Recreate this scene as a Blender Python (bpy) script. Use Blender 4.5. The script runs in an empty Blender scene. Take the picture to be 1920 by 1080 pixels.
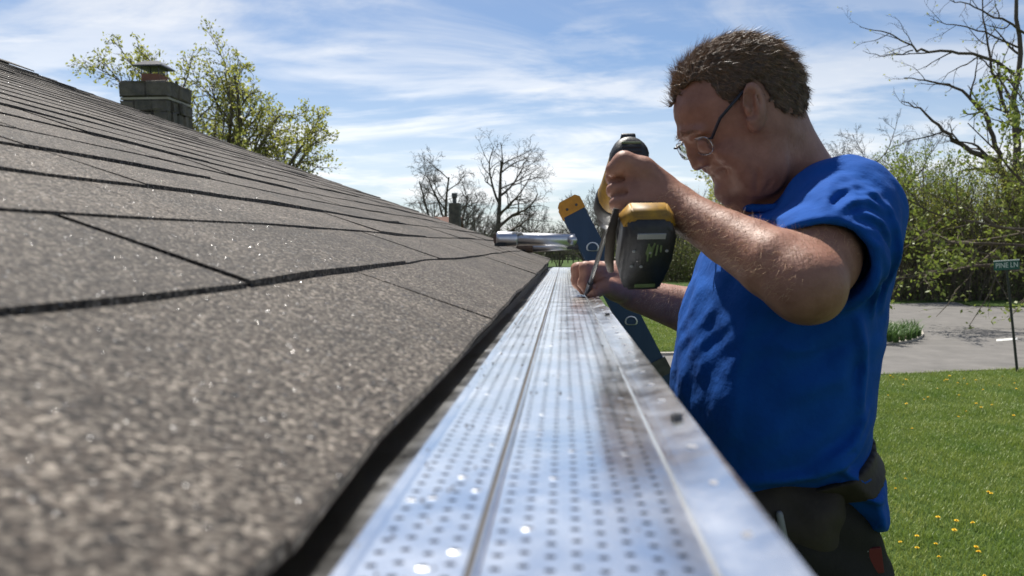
import bpy, bmesh, math, random
import numpy as np
from mathutils import Vector, Matrix, noise as mnoise

# ------------------------------------------------------------------ camera, sky, sun
R = math.radians
scene = bpy.context.scene
COL = scene.collection
F = 1500.0                      # focal length in photograph pixels (1920 wide)
CZ = 2.60                       # lens height above the lawn
PITCH, YAW = R(3.03), R(3.733)
cam_d = bpy.data.cameras.new('camera')
cam = bpy.data.objects.new('camera', cam_d)
COL.objects.link(cam)
scene.camera = cam
cam.location = (0, 0, CZ)
cam.rotation_euler = (R(90) - PITCH, 0, YAW)
cam_d.sensor_width = 36.0
cam_d.lens = F / 1920 * 36.0
cam_d.clip_start = 0.02
cam_d.clip_end = 4000
cam_d.dof.use_dof = True
cam_d.dof.focus_distance = 1.7
cam_d.dof.aperture_fstop = 10.5

SUN_EL, SUN_AZ = R(60), R(-20)          # azimuth measured from +Y towards +X
sun_dir = Vector((math.sin(SUN_AZ) * math.cos(SUN_EL), math.cos(SUN_AZ) * math.cos(SUN_EL), math.sin(SUN_EL)))
sun_l = bpy.data.lights.new('sun', 'SUN')
sun_l.energy = 5.0
sun_l.angle = R(0.53)
sun_l.color = (1.0, 0.95, 0.87)
sun = bpy.data.objects.new('sun', sun_l)
COL.objects.link(sun)
sun.location = (0, 0, 30)
sun.rotation_euler = (-sun_dir).to_track_quat('-Z', 'Y').to_euler()

world = bpy.data.worlds.new('World')
scene.world = world
world.use_nodes = True
wn, wl = world.node_tree.nodes, world.node_tree.links
for n in list(wn):
    wn.remove(n)
w_out = wn.new('ShaderNodeOutputWorld')
w_bg = wn.new('ShaderNodeBackground')
w_bg.inputs['Strength'].default_value = 0.066
wl.new(w_bg.outputs[0], w_out.inputs[0])
sky = wn.new('ShaderNodeTexSky')
sky.sky_type = 'NISHITA'
sky.sun_disc = False
sky.sun_elevation = SUN_EL
sky.sun_rotation = SUN_AZ
sky.altitude = 200
sky.air_density = 1.0
sky.dust_density = 0.4
sky.ozone_density = 2.2


def wnode(t, **kw):
    n = wn.new(t)
    for k, v in kw.items():
        setattr(n, k, v)
    return n


def wmath(op, a, b=None, clamp=False):
    n = wnode('ShaderNodeMath', operation=op, use_clamp=clamp)
    for i, v in enumerate((a, b)):
        if v is None:
            continue
        if hasattr(v, 'is_linked'):
            wl.new(v, n.inputs[i])
        else:
            n.inputs[i].default_value = v
    return n.outputs[0]


# thin high cloud: noise on a flat layer far above, looked up by view direction
tc = wnode('ShaderNodeTexCoord')
sep = wnode('ShaderNodeSeparateXYZ')
wl.new(tc.outputs['Generated'], sep.inputs[0])
zc = wmath('ADD', wmath('MAXIMUM', sep.outputs[2], 0.0), 0.10)
cu = wmath('DIVIDE', sep.outputs[0], zc)
cv = wmath('DIVIDE', sep.outputs[1], zc)
comb = wnode('ShaderNodeCombineXYZ')
wl.new(cu, comb.inputs[0])
wl.new(cv, comb.inputs[1])


def cloud_noise(scale_xyz, loc, nscale, detail, rough, distort=0.0):
    mp = wnode('ShaderNodeMapping')
    mp.inputs['Scale'].default_value = scale_xyz
    mp.inputs['Location'].default_value = loc
    mp.inputs['Rotation'].default_value = (0, 0, R(14))
    wl.new(comb.outputs[0], mp.inputs[0])
    nz = wnode('ShaderNodeTexNoise')
    nz.inputs['Scale'].default_value = nscale
    nz.inputs['Detail'].default_value = detail
    nz.inputs['Roughness'].default_value = rough
    nz.inputs['Distortion'].default_value = distort
    wl.new(mp.outputs[0], nz.inputs['Vector'])
    return nz.outputs[0]


def wramp(src, a, b):
    n = wnode('ShaderNodeMapRange', interpolation_type='SMOOTHSTEP')
    n.inputs[1].default_value, n.inputs[2].default_value = a, b
    n.inputs[3].default_value, n.inputs[4].default_value = 0, 1
    wl.new(src, n.inputs[0])
    return n.outputs[0]


c1 = wramp(cloud_noise((0.75, 1.0, 1), (5.2, 2.6, 0), 0.95, 9, 0.58, 0.7), 0.44, 0.64)
c2 = wramp(cloud_noise((0.5, 1.0, 1), (7.3, 4.2, 0), 2.6, 9, 0.62, 0.3), 0.50, 0.66)
c3 = wramp(cloud_noise((0.25, 0.8, 1), (1.3, 9.1, 0), 0.6, 4, 0.5, 0.0), 0.38, 0.60)
veil = wramp(sep.outputs[2], 0.26, 0.0)         # layers stack up towards the horizon
dens = wmath('ADD', wmath('MULTIPLY', c1, 0.60), wmath('MULTIPLY', c2, 0.22))
dens = wmath('ADD', dens, wmath('MULTIPLY', c3, 0.12))
dens = wmath('ADD', dens, wmath('MULTIPLY', veil, 0.48), clamp=True)
dens = wmath('MULTIPLY', dens, 0.93)
mix = wnode('ShaderNodeMix', data_type='RGBA')
wl.new(dens, mix.inputs['Factor'])
grade = wnode('ShaderNodeMix', data_type='RGBA', blend_type='MULTIPLY')
grade.inputs['Factor'].default_value = 1.0
wl.new(sky.outputs[0], grade.inputs['A'])
grade.inputs['B'].default_value = (0.84, 0.96, 1.10, 1)
wl.new(grade.outputs['Result'], mix.inputs['A'])
hsv = wnode('ShaderNodeHueSaturation')
hsv.inputs['Saturation'].default_value = 0.10
hsv.inputs['Value'].default_value = 1.32
wl.new(grade.outputs['Result'], hsv.inputs['Color'])
wl.new(hsv.outputs[0], mix.inputs['B'])
wl.new(mix.outputs['Result'], w_bg.inputs[0])

scene.view_settings.view_transform = 'Standard'
scene.view_settings.look = 'None'
scene.view_settings.exposure = 0.54
scene.view_settings.gamma = 1.0
scene.view_settings.use_curve_mapping = False
scene.cycles.use_denoising = True
scene.cycles.max_bounces = 8
scene.cycles.sample_clamp_indirect = 6.0

# ------------------------------------------------------------------ helpers
_r = Vector((math.cos(YAW), math.sin(YAW), 0))
_f = Vector((-math.sin(YAW) * math.cos(PITCH), math.cos(YAW) * math.cos(PITCH), -math.sin(PITCH)))
_u = _r.cross(_f)


def ray(px, py):
    return _r * ((px - 960) / F) + _u * ((540 - py) / F) + _f


def P(px, py, Y):
    """the point on the sight line of a photograph pixel that lies Y metres along the eave"""
    d = ray(px, py)
    return Vector((0, 0, CZ)) + d * (Y / d.y)


def G(px, py, z=0.0):
    """the point on the ground seen at a photograph pixel"""
    d = ray(px, py)
    return Vector((0, 0, CZ)) + d * ((z - CZ) / d.z)


def tag(o, label=None, cat=None, group=None, kind=None):
    if label: o['label'] = label
    if cat: o['category'] = cat
    if group: o['group'] = group
    if kind: o['kind'] = kind
    return o


def empty(name, loc=(0, 0, 0)):
    o = bpy.data.objects.new(name, None)
    o.empty_display_size = 0.1
    COL.objects.link(o)
    o.location = loc
    return o


def link(name, me, mat=None, parent=None):
    o = bpy.data.objects.new(name, me)
    COL.objects.link(o)
    if mat is not None and not me.materials:
        me.materials.append(mat)
    if parent is not None:
        o.parent = parent
        loc = Vector((0, 0, 0))
        q = parent
        while q is not None:
            loc += Vector(q.location)
            q = q.parent
        o.location = -loc          # meshes are written in world space
    return o


def mesh_np(name, V, Q=None, T=None, smooth=False):
    """mesh from numpy arrays of verts, quads and triangles"""
    me = bpy.data.meshes.new(name)
    V = np.asarray(V, dtype=np.float32)
    nq = 0 if Q is None else len(Q)
    nt = 0 if T is None else len(T)
    me.vertices.add(len(V))
    me.vertices.foreach_set('co', V.ravel())
    idx = []
    if nq: idx.append(np.asarray(Q, dtype=np.int32).ravel())
    if nt: idx.append(np.asarray(T, dtype=np.int32).ravel())
    idx = np.concatenate(idx)
    me.loops.add(len(idx))
    me.loops.foreach_set('vertex_index', idx)
    me.polygons.add(nq + nt)
    ls = np.concatenate([np.arange(nq) * 4, nq * 4 + np.arange(nt) * 3]).astype(np.int32)
    me.polygons.foreach_set('loop_start', ls)
    me.polygons.foreach_set('use_smooth', np.full(nq + nt, bool(smooth)))
    me.update(calc_edges=True)
    me.validate()
    return me


def mesh_bm(name, bm, smooth=False):
    me = bpy.data.meshes.new(name)
    bmesh.ops.recalc_face_normals(bm, faces=bm.faces)
    bm.to_mesh(me)
    bm.free()
    if smooth:
        for p in me.polygons: p.use_smooth = True
    return me


def frame_from(zdir, xhint=(1, 0, 0)):
    z = Vector(zdir).normalized()
    x = Vector(xhint)
    x = (x - z * x.dot(z))
    if x.length < 1e-5:
        x = Vector((0, 1, 0)) - z * z.y
    x.normalize()
    y = z.cross(x)
    return Matrix((x, y, z)).transposed()


def box(bm, c, s, rot=None, bevel=0.0):
    """box of full size s centred on c"""
    r = bmesh.ops.create_cube(bm, size=1.0)
    vs = r['verts']
    for v in vs:
        v.co = Vector((v.co.x * s[0], v.co.y * s[1], v.co.z * s[2]))
    if bevel > 0:
        es = list({e for v in vs for e in v.link_edges})
        rb = bmesh.ops.bevel(bm, geom=es, offset=bevel, segments=2, affect='EDGES', profile=0.6)
        vs = list({v for f in rb['faces'] for v in f.verts} | {v for v in vs if v.is_valid})
    m = rot if rot is not None else Matrix.Identity(3)
    for v in vs:
        v.co = m @ v.co + Vector(c)
    return vs


def tube(bm, pts, radii, n=10, cap=True, squash=1.0, xhint=(1, 0, 0)):
    pts = [Vector(p) for p in pts]
    if not hasattr(radii, '__len__'): radii = [radii] * len(pts)
    rings = []
    for i, p in enumerate(pts):
        d = (pts[min(i + 1, len(pts) - 1)] - pts[max(i - 1, 0)])
        m = frame_from(d, xhint)
        ring = []
        for k in range(n):
            a = 2 * math.pi * k / n
            ring.append(bm.verts.new(p + m @ Vector((math.cos(a) * radii[i], math.sin(a) * radii[i] * squash, 0))))
        rings.append(ring)
    for a, b in zip(rings[:-1], rings[1:]):
        for k in range(n):
            bm.faces.new((a[k], a[(k + 1) % n], b[(k + 1) % n], b[k]))
    if cap:
        bm.faces.new(rings[0][::-1])
        bm.faces.new(rings[-1])
    return rings


def prism(bm, poly, z0, z1, to_world):
    """extrude a 2D polygon between z0 and z1, mapped by to_world(x, y, z)"""
    a = [bm.verts.new(to_world(x, y, z0)) for x, y in poly]
    b = [bm.verts.new(to_world(x, y, z1)) for x, y in poly]
    n = len(poly)
    bm.faces.new(a[::-1])
    bm.faces.new(b)
    for i in range(n):
        bm.faces.new((a[i], a[(i + 1) % n], b[(i + 1) % n], b[i]))


def material(name, col, rough=0.6, metal=0.0, var=None, vscale=20.0, vdetail=6, bump=0.0, bscale=None,
             sub=0.0, spec=0.5, coat=0.0, rvar=0.0, coords='Object', stretch=None, trans=0.0):
    """procedural principled material: base colour varied by noise towards `var`, noise bump and roughness"""
    m = bpy.data.materials.new(name)
    m.use_nodes = True
    nt = m.node_tree
    b = nt.nodes['Principled BSDF']
    b.inputs['Base Color'].default_value = (*col, 1)
    b.inputs['Roughness'].default_value = rough
    b.inputs['Metallic'].default_value = metal
    b.inputs['Specular IOR Level'].default_value = spec
    b.inputs['Coat Weight'].default_value = coat
    if sub > 0:
        b.inputs['Subsurface Weight'].default_value = sub
        b.inputs['Subsurface Radius'].default_value = (0.012, 0.005, 0.003)
        b.inputs['Subsurface Scale'].default_value = 0.6
    if trans > 0:
        b.inputs['Transmission Weight'].default_value = trans
    tcn = nt.nodes.new('ShaderNodeTexCoord')
    vec = tcn.outputs[coords]
    if stretch is not None:
        mp = nt.nodes.new('ShaderNodeMapping')
        mp.inputs['Scale'].default_value = stretch
        nt.links.new(vec, mp.inputs[0])
        vec = mp.outputs[0]
    if var is not None or rvar > 0:
        nz = nt.nodes.new('ShaderNodeTexNoise')
        nz.inputs['Scale'].default_value = vscale
        nz.inputs['Detail'].default_value = vdetail
        nz.inputs['Roughness'].default_value = 0.65
        nt.links.new(vec, nz.inputs['Vector'])
        mr = nt.nodes.new('ShaderNodeMapRange')
        mr.inputs[1].default_value, mr.inputs[2].default_value = 0.32, 0.68
        nt.links.new(nz.outputs[0], mr.inputs[0])
        if var is not None:
            mx = nt.nodes.new('ShaderNodeMix')
            mx.data_type = 'RGBA'
            mx.inputs['A'].default_value = (*col, 1)
            mx.inputs['B'].default_value = (*var, 1)
            nt.links.new(mr.outputs[0], mx.inputs['Factor'])
            nt.links.new(mx.outputs['Result'], b.inputs['Base Color'])
        if rvar > 0:
            m2 = nt.nodes.new('ShaderNodeMapRange')
            m2.inputs[1].default_value, m2.inputs[2].default_value = 0.3, 0.7
            m2.inputs[3].default_value, m2.inputs[4].default_value = max(rough - rvar, 0.02), rough + rvar
            nt.links.new(nz.outputs[0], m2.inputs[0])
            nt.links.new(m2.outputs[0], b.inputs['Roughness'])
    if bump > 0:
        n2 = nt.nodes.new('ShaderNodeTexNoise')
        n2.inputs['Scale'].default_value = bscale or vscale * 3
        n2.inputs['Detail'].default_value = 5
        nt.links.new(vec, n2.inputs['Vector'])
        bp = nt.nodes.new('ShaderNodeBump')
        bp.inputs['Strength'].default_value = 1.0
        bp.inputs['Distance'].default_value = bump
        nt.links.new(n2.outputs[0], bp.inputs['Height'])
        nt.links.new(bp.outputs[0], b.inputs['Normal'])
    return m


def leaf_material(name, col, var, trl=0.35, vscale=3.0):
    m = bpy.data.materials.new(name)
    m.use_nodes = True
    nt = m.node_tree
    b = nt.nodes['Principled BSDF']
    out = nt.nodes['Material Output']
    b.inputs['Roughness'].default_value = 0.5
    tcn = nt.nodes.new('ShaderNodeTexCoord')
    nz = nt.nodes.new('ShaderNodeTexNoise')
    nz.inputs['Scale'].default_value = vscale
    nz.inputs['Detail'].default_value = 6
    nz.inputs['Roughness'].default_value = 0.8
    nt.links.new(tcn.outputs['Object'], nz.inputs['Vector'])
    mr = nt.nodes.new('ShaderNodeMapRange')
    mr.inputs[1].default_value, mr.inputs[2].default_value = 0.3, 0.7
    nt.links.new(nz.outputs[0], mr.inputs[0])
    mx = nt.nodes.new('ShaderNodeMix')
    mx.data_type = 'RGBA'
    mx.inputs['A'].default_value = (*col, 1)
    mx.inputs['B'].default_value = (*var, 1)
    nt.links.new(mr.outputs[0], mx.inputs['Factor'])
    nt.links.new(mx.outputs['Result'], b.inputs['Base Color'])
    t = nt.nodes.new('ShaderNodeBsdfTranslucent')
    nt.links.new(mx.outputs['Result'], t.inputs[0])
    ms = nt.nodes.new('ShaderNodeMixShader')
    ms.inputs[0].default_value = trl
    nt.links.new(b.outputs[0], ms.inputs[1])
    nt.links.new(t.outputs[0], ms.inputs[2])
    nt.links.new(ms.outputs[0], out.inputs[0])
    return m


def wob(x, y, s, seed=0.0):
    return mnoise.noise(Vector((x * s, y * s, seed)))

# ------------------------------------------------------------------ materials of the setting
def grass_mat():
    m = material('lawn_grass', (0.038, 0.075, 0.012), 0.95, var=(0.062, 0.10, 0.02), vscale=0.9, vdetail=10, bump=0.03, bscale=60, coords='Object', spec=0.2)
    return m


M = {}
M['lawn'] = grass_mat()
M['blade'] = leaf_material('grass_blade', (0.11, 0.21, 0.02), (0.34, 0.38, 0.085), 0.30, 0.8)
M['asphalt'] = material('road_asphalt', (0.125, 0.12, 0.112), 0.9, var=(0.185, 0.175, 0.163), vscale=1.3, vdetail=12, bump=0.004, bscale=90, spec=0.25)
M['paint'] = material('road_paint', (0.7, 0.7, 0.66), 0.7, var=(0.5, 0.5, 0.47), vscale=14)
M['concrete'] = material('kerb_concrete', (0.42, 0.39, 0.33), 0.85, var=(0.33, 0.3, 0.26), vscale=8, bump=0.004, bscale=60)
M['soil'] = material('bed_soil', (0.06, 0.042, 0.028), 0.95, var=(0.1, 0.075, 0.05), vscale=6, bump=0.03, bscale=22)
M['hill'] = material('far_hill', (0.06, 0.085, 0.07), 1.0, var=(0.085, 0.10, 0.085), vscale=0.03, vdetail=10, spec=0.0)
M['bark'] = material('tree_bark', (0.075, 0.06, 0.048), 0.9, var=(0.14, 0.115, 0.092), vscale=6, bump=0.02, bscale=16, spec=0.2)
M['twig'] = material('twig_bark', (0.105, 0.085, 0.066), 0.85, var=(0.15, 0.125, 0.095), vscale=2, spec=0.2)
M['farwood'] = material('far_bark', (0.085, 0.075, 0.066), 0.9, var=(0.13, 0.115, 0.10), vscale=1.2, spec=0.15)
M['bud'] = leaf_material('spring_leaf', (0.42, 0.42, 0.09), (0.25, 0.28, 0.055), 0.55, 2.0)
M['bud2'] = leaf_material('yellow_green_leaf', (0.26, 0.31, 0.05), (0.15, 0.20, 0.035), 0.42, 2.0)
M['under'] = leaf_material('undergrowth_leaf', (0.17, 0.20, 0.055), (0.09, 0.115, 0.035), 0.3, 2.0)
M['lily'] = leaf_material('lily_leaf', (0.06, 0.12, 0.03), (0.10, 0.18, 0.045), 0.3, 8.0)


def shingle_mat():
    m = bpy.data.materials.new('asphalt_shingle')
    m.use_nodes = True
    nt = m.node_tree
    b = nt.nodes['Principled BSDF']
    tcn = nt.nodes.new('ShaderNodeTexCoord')
    oi = nt.nodes.new('ShaderNodeObjectInfo')
    vec = tcn.outputs['Object']
    vo = nt.nodes.new('ShaderNodeTexVoronoi')
    vo.inputs['Scale'].default_value = 430
    vo.inputs['Randomness'].default_value = 1.0
    nt.links.new(vec, vo.inputs['Vector'])
    sp = nt.nodes.new('ShaderNodeSeparateColor')
    nt.links.new(vo.outputs['Color'], sp.inputs[0])
    ramp = nt.nodes.new('ShaderNodeValToRGB')
    e = ramp.color_ramp.elements
    e[0].position, e[0].color = 0.0, (0.020, 0.016, 0.013, 1)
    e[1].position, e[1].color = 1.0, (0.52, 0.45, 0.37, 1)
    for pos, c in ((0.25, (0.050, 0.039, 0.031)), (0.45, (0.110, 0.086, 0.067)), (0.64, (0.155, 0.128, 0.102)), (0.88, (0.26, 0.225, 0.185))):
        x = ramp.color_ramp.elements.new(pos)
        x.color = (*c, 1)
    nt.links.new(sp.outputs[0], ramp.inputs[0])
    # broad blend of darker and browner areas, weathering
    nz = nt.nodes.new('ShaderNodeTexNoise')
    nz.inputs['Scale'].default_value = 7
    nz.inputs['Detail'].default_value = 8
    nz.inputs['Roughness'].default_value = 0.7
    nt.links.new(vec, nz.inputs['Vector'])
    mr = nt.nodes.new('ShaderNodeMapRange')
    mr.inputs[1].default_value, mr.inputs[2].default_value = 0.3, 0.72
    mr.inputs[3].default_value, mr.inputs[4].default_value = 0.32, 0.74
    nt.links.new(nz.outputs[0], mr.inputs[0])
    rr = nt.nodes.new('ShaderNodeMapRange')
    rr.inputs[3].default_value, rr.inputs[4].default_value = 0.84, 1.14
    nt.links.new(oi.outputs['Random'], rr.inputs[0])
    mu = nt.nodes.new('ShaderNodeMath')
    mu.operation = 'MULTIPLY'
    nt.links.new(mr.outputs[0], mu.inputs[0])
    nt.links.new(rr.outputs[0], mu.inputs[1])
    mx = nt.nodes.new('ShaderNodeMix')
    mx.data_type = 'RGBA'
    mx.blend_type = 'MULTIPLY'
    mx.inputs['Factor'].default_value = 1
    nt.links.new(ramp.outputs[0], mx.inputs['A'])
    nt.links.new(mu.outputs[0], mx.inputs['B'])
    nt.links.new(mx.outputs['Result'], b.inputs['Base Color'])
    # a few mica-like granules are smooth and glint
    gl = nt.nodes.new('ShaderNodeMapRange')
    gl.inputs[1].default_value, gl.inputs[2].default_value = 0.965, 0.995
    gl.inputs[3].default_value, gl.inputs[4].default_value = 0.8, 0.16
    nt.links.new(sp.outputs[1], gl.inputs[0])
    nt.links.new(gl.outputs[0], b.inputs['Roughness'])
    b.inputs['Specular IOR Level'].default_value = 0.35
    bp = nt.nodes.new('ShaderNodeBump')
    bp.inputs['Strength'].default_value = 1.0
    bp.inputs['Distance'].default_value = 0.0014
    hm = nt.nodes.new('ShaderNodeMath')
    hm.operation = 'MULTIPLY_ADD'
    hm.inputs[1].default_value = 0.8
    nt.links.new(sp.outputs[2], hm.inputs[0])
    inv = nt.nodes.new('ShaderNodeMath')
    inv.operation = 'MULTIPLY'
    inv.inputs[1].default_value = -0.9
    nt.links.new(vo.outputs['Distance'], inv.inputs[0])
    nt.links.new(inv.outputs[0], hm.inputs[2])
    nt.links.new(hm.outputs[0], bp.inputs['Height'])
    nt.links.new(bp.outputs[0], b.inputs['Normal'])
    return m


M['shingle'] = shingle_mat()
M['deck'] = material('roof_felt', (0.03, 0.028, 0.026), 0.95, var=(0.05, 0.045, 0.04), vscale=30)
M['white_alu'] = material('painted_aluminium', (0.62, 0.62, 0.60), 0.4, var=(0.5, 0.5, 0.48), vscale=4)
M['siding'] = material('house_siding', (0.5, 0.48, 0.43), 0.6, var=(0.44, 0.42, 0.38), vscale=2)
M['alu'] = material('mill_aluminium', (0.95, 0.95, 0.945), 0.20, 1.0, rvar=0.07, vscale=26, bump=0.0006, bscale=14, spec=0.5)
M['trough'] = material('trough_dirt_and_shade', (0.05, 0.045, 0.04), 0.8, var=(0.10, 0.09, 0.08), vscale=20)  # dirt in the trough; also painted shade for guard holes and rib
M['alu_dull'] = material('dull_aluminium', (0.66, 0.67, 0.69), 0.36, 1.0, var=(0.5, 0.5, 0.52), vscale=30, rvar=0.08)
M['fibre_blue'] = material('blue_fibreglass', (0.012, 0.042, 0.10), 0.45, var=(0.02, 0.055, 0.12), vscale=25, stretch=(1, 1, 0.15), bump=0.0004, bscale=200)
M['cap_orange'] = material('orange_plastic', (0.72, 0.30, 0.02), 0.5, var=(0.55, 0.22, 0.02), vscale=40)
M['rubber'] = material('black_rubber', (0.02, 0.02, 0.02), 0.75, var=(0.04, 0.04, 0.04), vscale=50)
M['foam'] = material('brown_pad', (0.16, 0.105, 0.07), 0.9, var=(0.09, 0.06, 0.045), vscale=60)
M['steel'] = material('dark_steel', (0.07, 0.07, 0.075), 0.4, 0.8, var=(0.11, 0.11, 0.11), vscale=40)
M['cloth_white'] = material('white_tape', (0.75, 0.73, 0.7), 0.8, var=(0.6, 0.58, 0.55), vscale=80)
M['stone'] = material('chimney_stone', (0.055, 0.052, 0.05), 0.9, var=(0.17, 0.145, 0.12), vscale=5, vdetail=9, bump=0.015, bscale=20)
M['mortar'] = material('mortar', (0.15, 0.14, 0.13), 0.95, var=(0.10, 0.095, 0.09), vscale=20)
M['clay'] = material('clay_flue', (0.27, 0.12, 0.075), 0.8, var=(0.2, 0.09, 0.06), vscale=10)
M['brown_roof'] = material('brown_roofing', (0.17, 0.085, 0.06), 0.9, var=(0.12, 0.06, 0.045), vscale=4)
M['sign_green'] = material('sign_green', (0.01, 0.09, 0.065), 0.4)
M['sign_white'] = material('sign_white', (0.75, 0.75, 0.72), 0.5)
M['post'] = material('dark_post', (0.02, 0.024, 0.022), 0.5, var=(0.035, 0.035, 0.03), vscale=10)
M['fence'] = material('fence_wood', (0.11, 0.09, 0.07), 0.9, var=(0.07, 0.06, 0.05), vscale=5)

# ------------------------------------------------------------------ ground, road, island
bm = bmesh.new()
N = 60
ext = 1500.0
bmesh.ops.create_grid(bm, x_segments=2, y_segments=2, size=ext)
for v in bm.verts: v.co.y += 600
ground = link('ground', mesh_bm('ground', bm), M['lawn'])
tag(ground, 'mown green lawn and field running to the horizon', 'lawn', kind='structure')


def sheet(name, poly, z, mat, sub=True):
    bm = bmesh.new()
    vs = [bm.verts.new((p.x, p.y, z)) for p in poly]
    f = bm.faces.new(vs)
    bmesh.ops.triangulate(bm, faces=[f])
    return link(name, mesh_bm(name, bm), mat)


def smooth_poly(pts, it=2):
    for _ in range(it):
        out = []
        n = len(pts)
        for i in range(n):
            a, b = pts[i], pts[(i + 1) % n]
            out += [a * 0.75 + b * 0.25, a * 0.25 + b * 0.75]
        pts = out
    return pts


near_edge = [(2500, 684), (1920, 692), (1780, 697), (1650, 703), (1500, 716), (1380, 738), (1270, 775), (1150, 850)]
far_edge = [(1010, 590), (1250, 566), (1450, 560), (1640, 571), (1720, 569), (1790, 567), (1815, 574), (1920, 577), (2500, 574)]
road_poly = [G(*p) for p in near_edge] + [G(900, 900), G(800, 700)] + [G(*p) for p in far_edge]
# uneven asphalt edges
fine = []
for i in range(len(road_poly)):
    a, b = road_poly[i], road_poly[(i + 1) % len(road_poly)]
    n = max(1, min(40, int((b - a).length / 0.5)))
    for k in range(n):
        p = a.lerp(b, k / n)
        fine.append(p + Vector((wob(p.x, p.y, 1.1, 3) * 0.12, wob(p.x, p.y, 1.1, 8) * 0.16, 0)))
road = sheet('road', fine, 0.012, M['asphalt'])
tag(road, 'pale grey weathered asphalt lane', 'road', kind='structure')
bm = bmesh.new()
m0, m1, m2, m3 = G(1868, 637), G(1908, 634), G(1908, 638), G(1868, 641)
bm.faces.new([bm.verts.new((p.x, p.y, 0.017)) for p in (m0, m1, m2, m3)])
link('road_marking', mesh_bm('road_marking', bm), M['paint'], road)

# island of lawn and planting that the lane runs around: kerb, turf on top
isl_px = [(700, 668), (1000, 668), (1290, 668), (1450, 661), (1600, 654), (1680, 648), (1716, 641), (1734, 632), (1728, 622), (1700, 613), (1640, 604), (1450, 590), (1250, 590), (1000, 606), (700, 625)]
isl = smooth_poly([G(*p) for p in isl_px], 2)
cx = sum((p.x for p in isl)) / len(isl); cy = sum((p.y for p in isl)) / len(isl)
bm = bmesh.new()
prism(bm, [(p.x, p.y) for p in isl], 0.0, 0.075, lambda x, y, z: (x, y, z))
kerb = link('kerb', mesh_bm('kerb', bm), M['concrete'])
tag(kerb, 'low buff concrete kerb round the planted island', 'kerb', kind='structure')


def inset(poly, d):
    out = []
    n = len(poly)
    area = sum(poly[i].x * poly[(i + 1) % n].y - poly[(i + 1) % n].x * poly[i].y for i in range(n))
    s = 1 if area > 0 else -1
    for i in range(n):
        t = (poly[(i + 1) % n] - poly[i - 1])
        t.z = 0
        t.normalize()
        out.append(poly[i] + Vector((-t.y * s, t.x * s, 0)) * d)
    return out


isl_in = inset(isl, 0.16)
turf = sheet('island_turf', isl_in, 0.082, M['lawn'])
tag(turf, 'strip of lawn inside the kerbed island', 'lawn', kind='structure')
bed_poly = smooth_poly([G(*p) for p in [(1560, 650), (1680, 644), (1712, 638), (1726, 632), (1718, 624), (1695, 617), (1560, 606)]], 2)
bed = sheet('planting_bed', bed_poly, 0.09, M['soil'])
tag(bed, 'dark soil planting bed at the rounded end of the island', 'bed', kind='structure')
# far verge kerb at the right
bm = bmesh.new()
vp = [G(*p) for p in [(1815, 573), (1830, 575), (1920, 577), (2300, 575), (2300, 566), (1920, 564.5), (1830, 566), (1808, 569)]]
prism(bm, [(p.x, p.y) for p in vp], 0.0, 0.06, lambda x, y, z: (x, y, z))
vk = link('verge', mesh_bm('verge', bm), M['lawn'])
tag(vk, 'grass verge beyond the lane', 'verge', kind='structure')

# far hills
bm = bmesh.new()
hx = np.linspace(-1400, 1800, 120)
prev = None
for x in hx:
    h = 9 + 5 * wob(x, 0, 0.004, 1) + 2.0 * wob(x, 0, 0.02, 5)
    a = bm.verts.new((x, 700, -1)); b = bm.verts.new((x, 720, h * 0.75)); c = bm.verts.new((x, 790, h + 3.0)); d = bm.verts.new((x, 1000, -1))
    if prev:
        for i in range(3):
            bm.faces.new((prev[i], prev[i + 1], (b, c, d)[i], (a, b, c)[i]))
    prev = (a, b, c, d)
hills = link('hills', mesh_bm('hills', bm, True), M['hill'])
tag(hills, 'low wooded hills along the horizon', 'hills', kind='structure')

# ------------------------------------------------------------------ house and roof
S = 0.87
HS, XE, MP = 0.090 * S, 0.085 * S, 0.36          # shingle edge below lens, eave left of lens, roof pitch
RAKE, NEAR_END = 4.42, -3.0
RIDGE = 3.15


def roof_z(x, y=0.0):
    z = CZ - HS + MP * (-XE - x)
    return z + 0.0050 * wob(x, y, 1.15, 2.0) + 0.0016 * wob(x, y, 5.0, 4.0)


house = empty('house', (-1.5, 0.5, 0))
tag(house, 'single-storey house with a grey-brown shingle roof', 'house')
bm = bmesh.new()
th = 0.016
x0, x1, xr = -XE + 0.0 - 0.012, -2 * RIDGE + XE, -RIDGE
zr = CZ - HS + MP * (-XE - xr) - 0.012
z0 = CZ - HS - 0.015
prof = [(x0, z0), (xr, zr), (x1, z0), (x1, z0 - th), (xr, zr - th), (x0, z0 - th)]
prism(bm, prof, NEAR_END, RAKE - 0.01, lambda x, y, z: (x, z, y))
roof = link('roof', mesh_bm('roof', bm), M['deck'], house)
# shingles, course by course
xs = [0.085, 0.247, 0.401, 0.53, 0.6616, 0.79, 0.925]
while xs[-1] * S < RIDGE - 0.05:
    xs.append(xs[-1] + 0.125)
xs = [x * S for x in xs]
rng = random.Random(11)
first_joint = {0: [0.20, 0.81, 1.5, 2.1], 1: [0.53, 1.07, 1.36, 2.05]}


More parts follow.
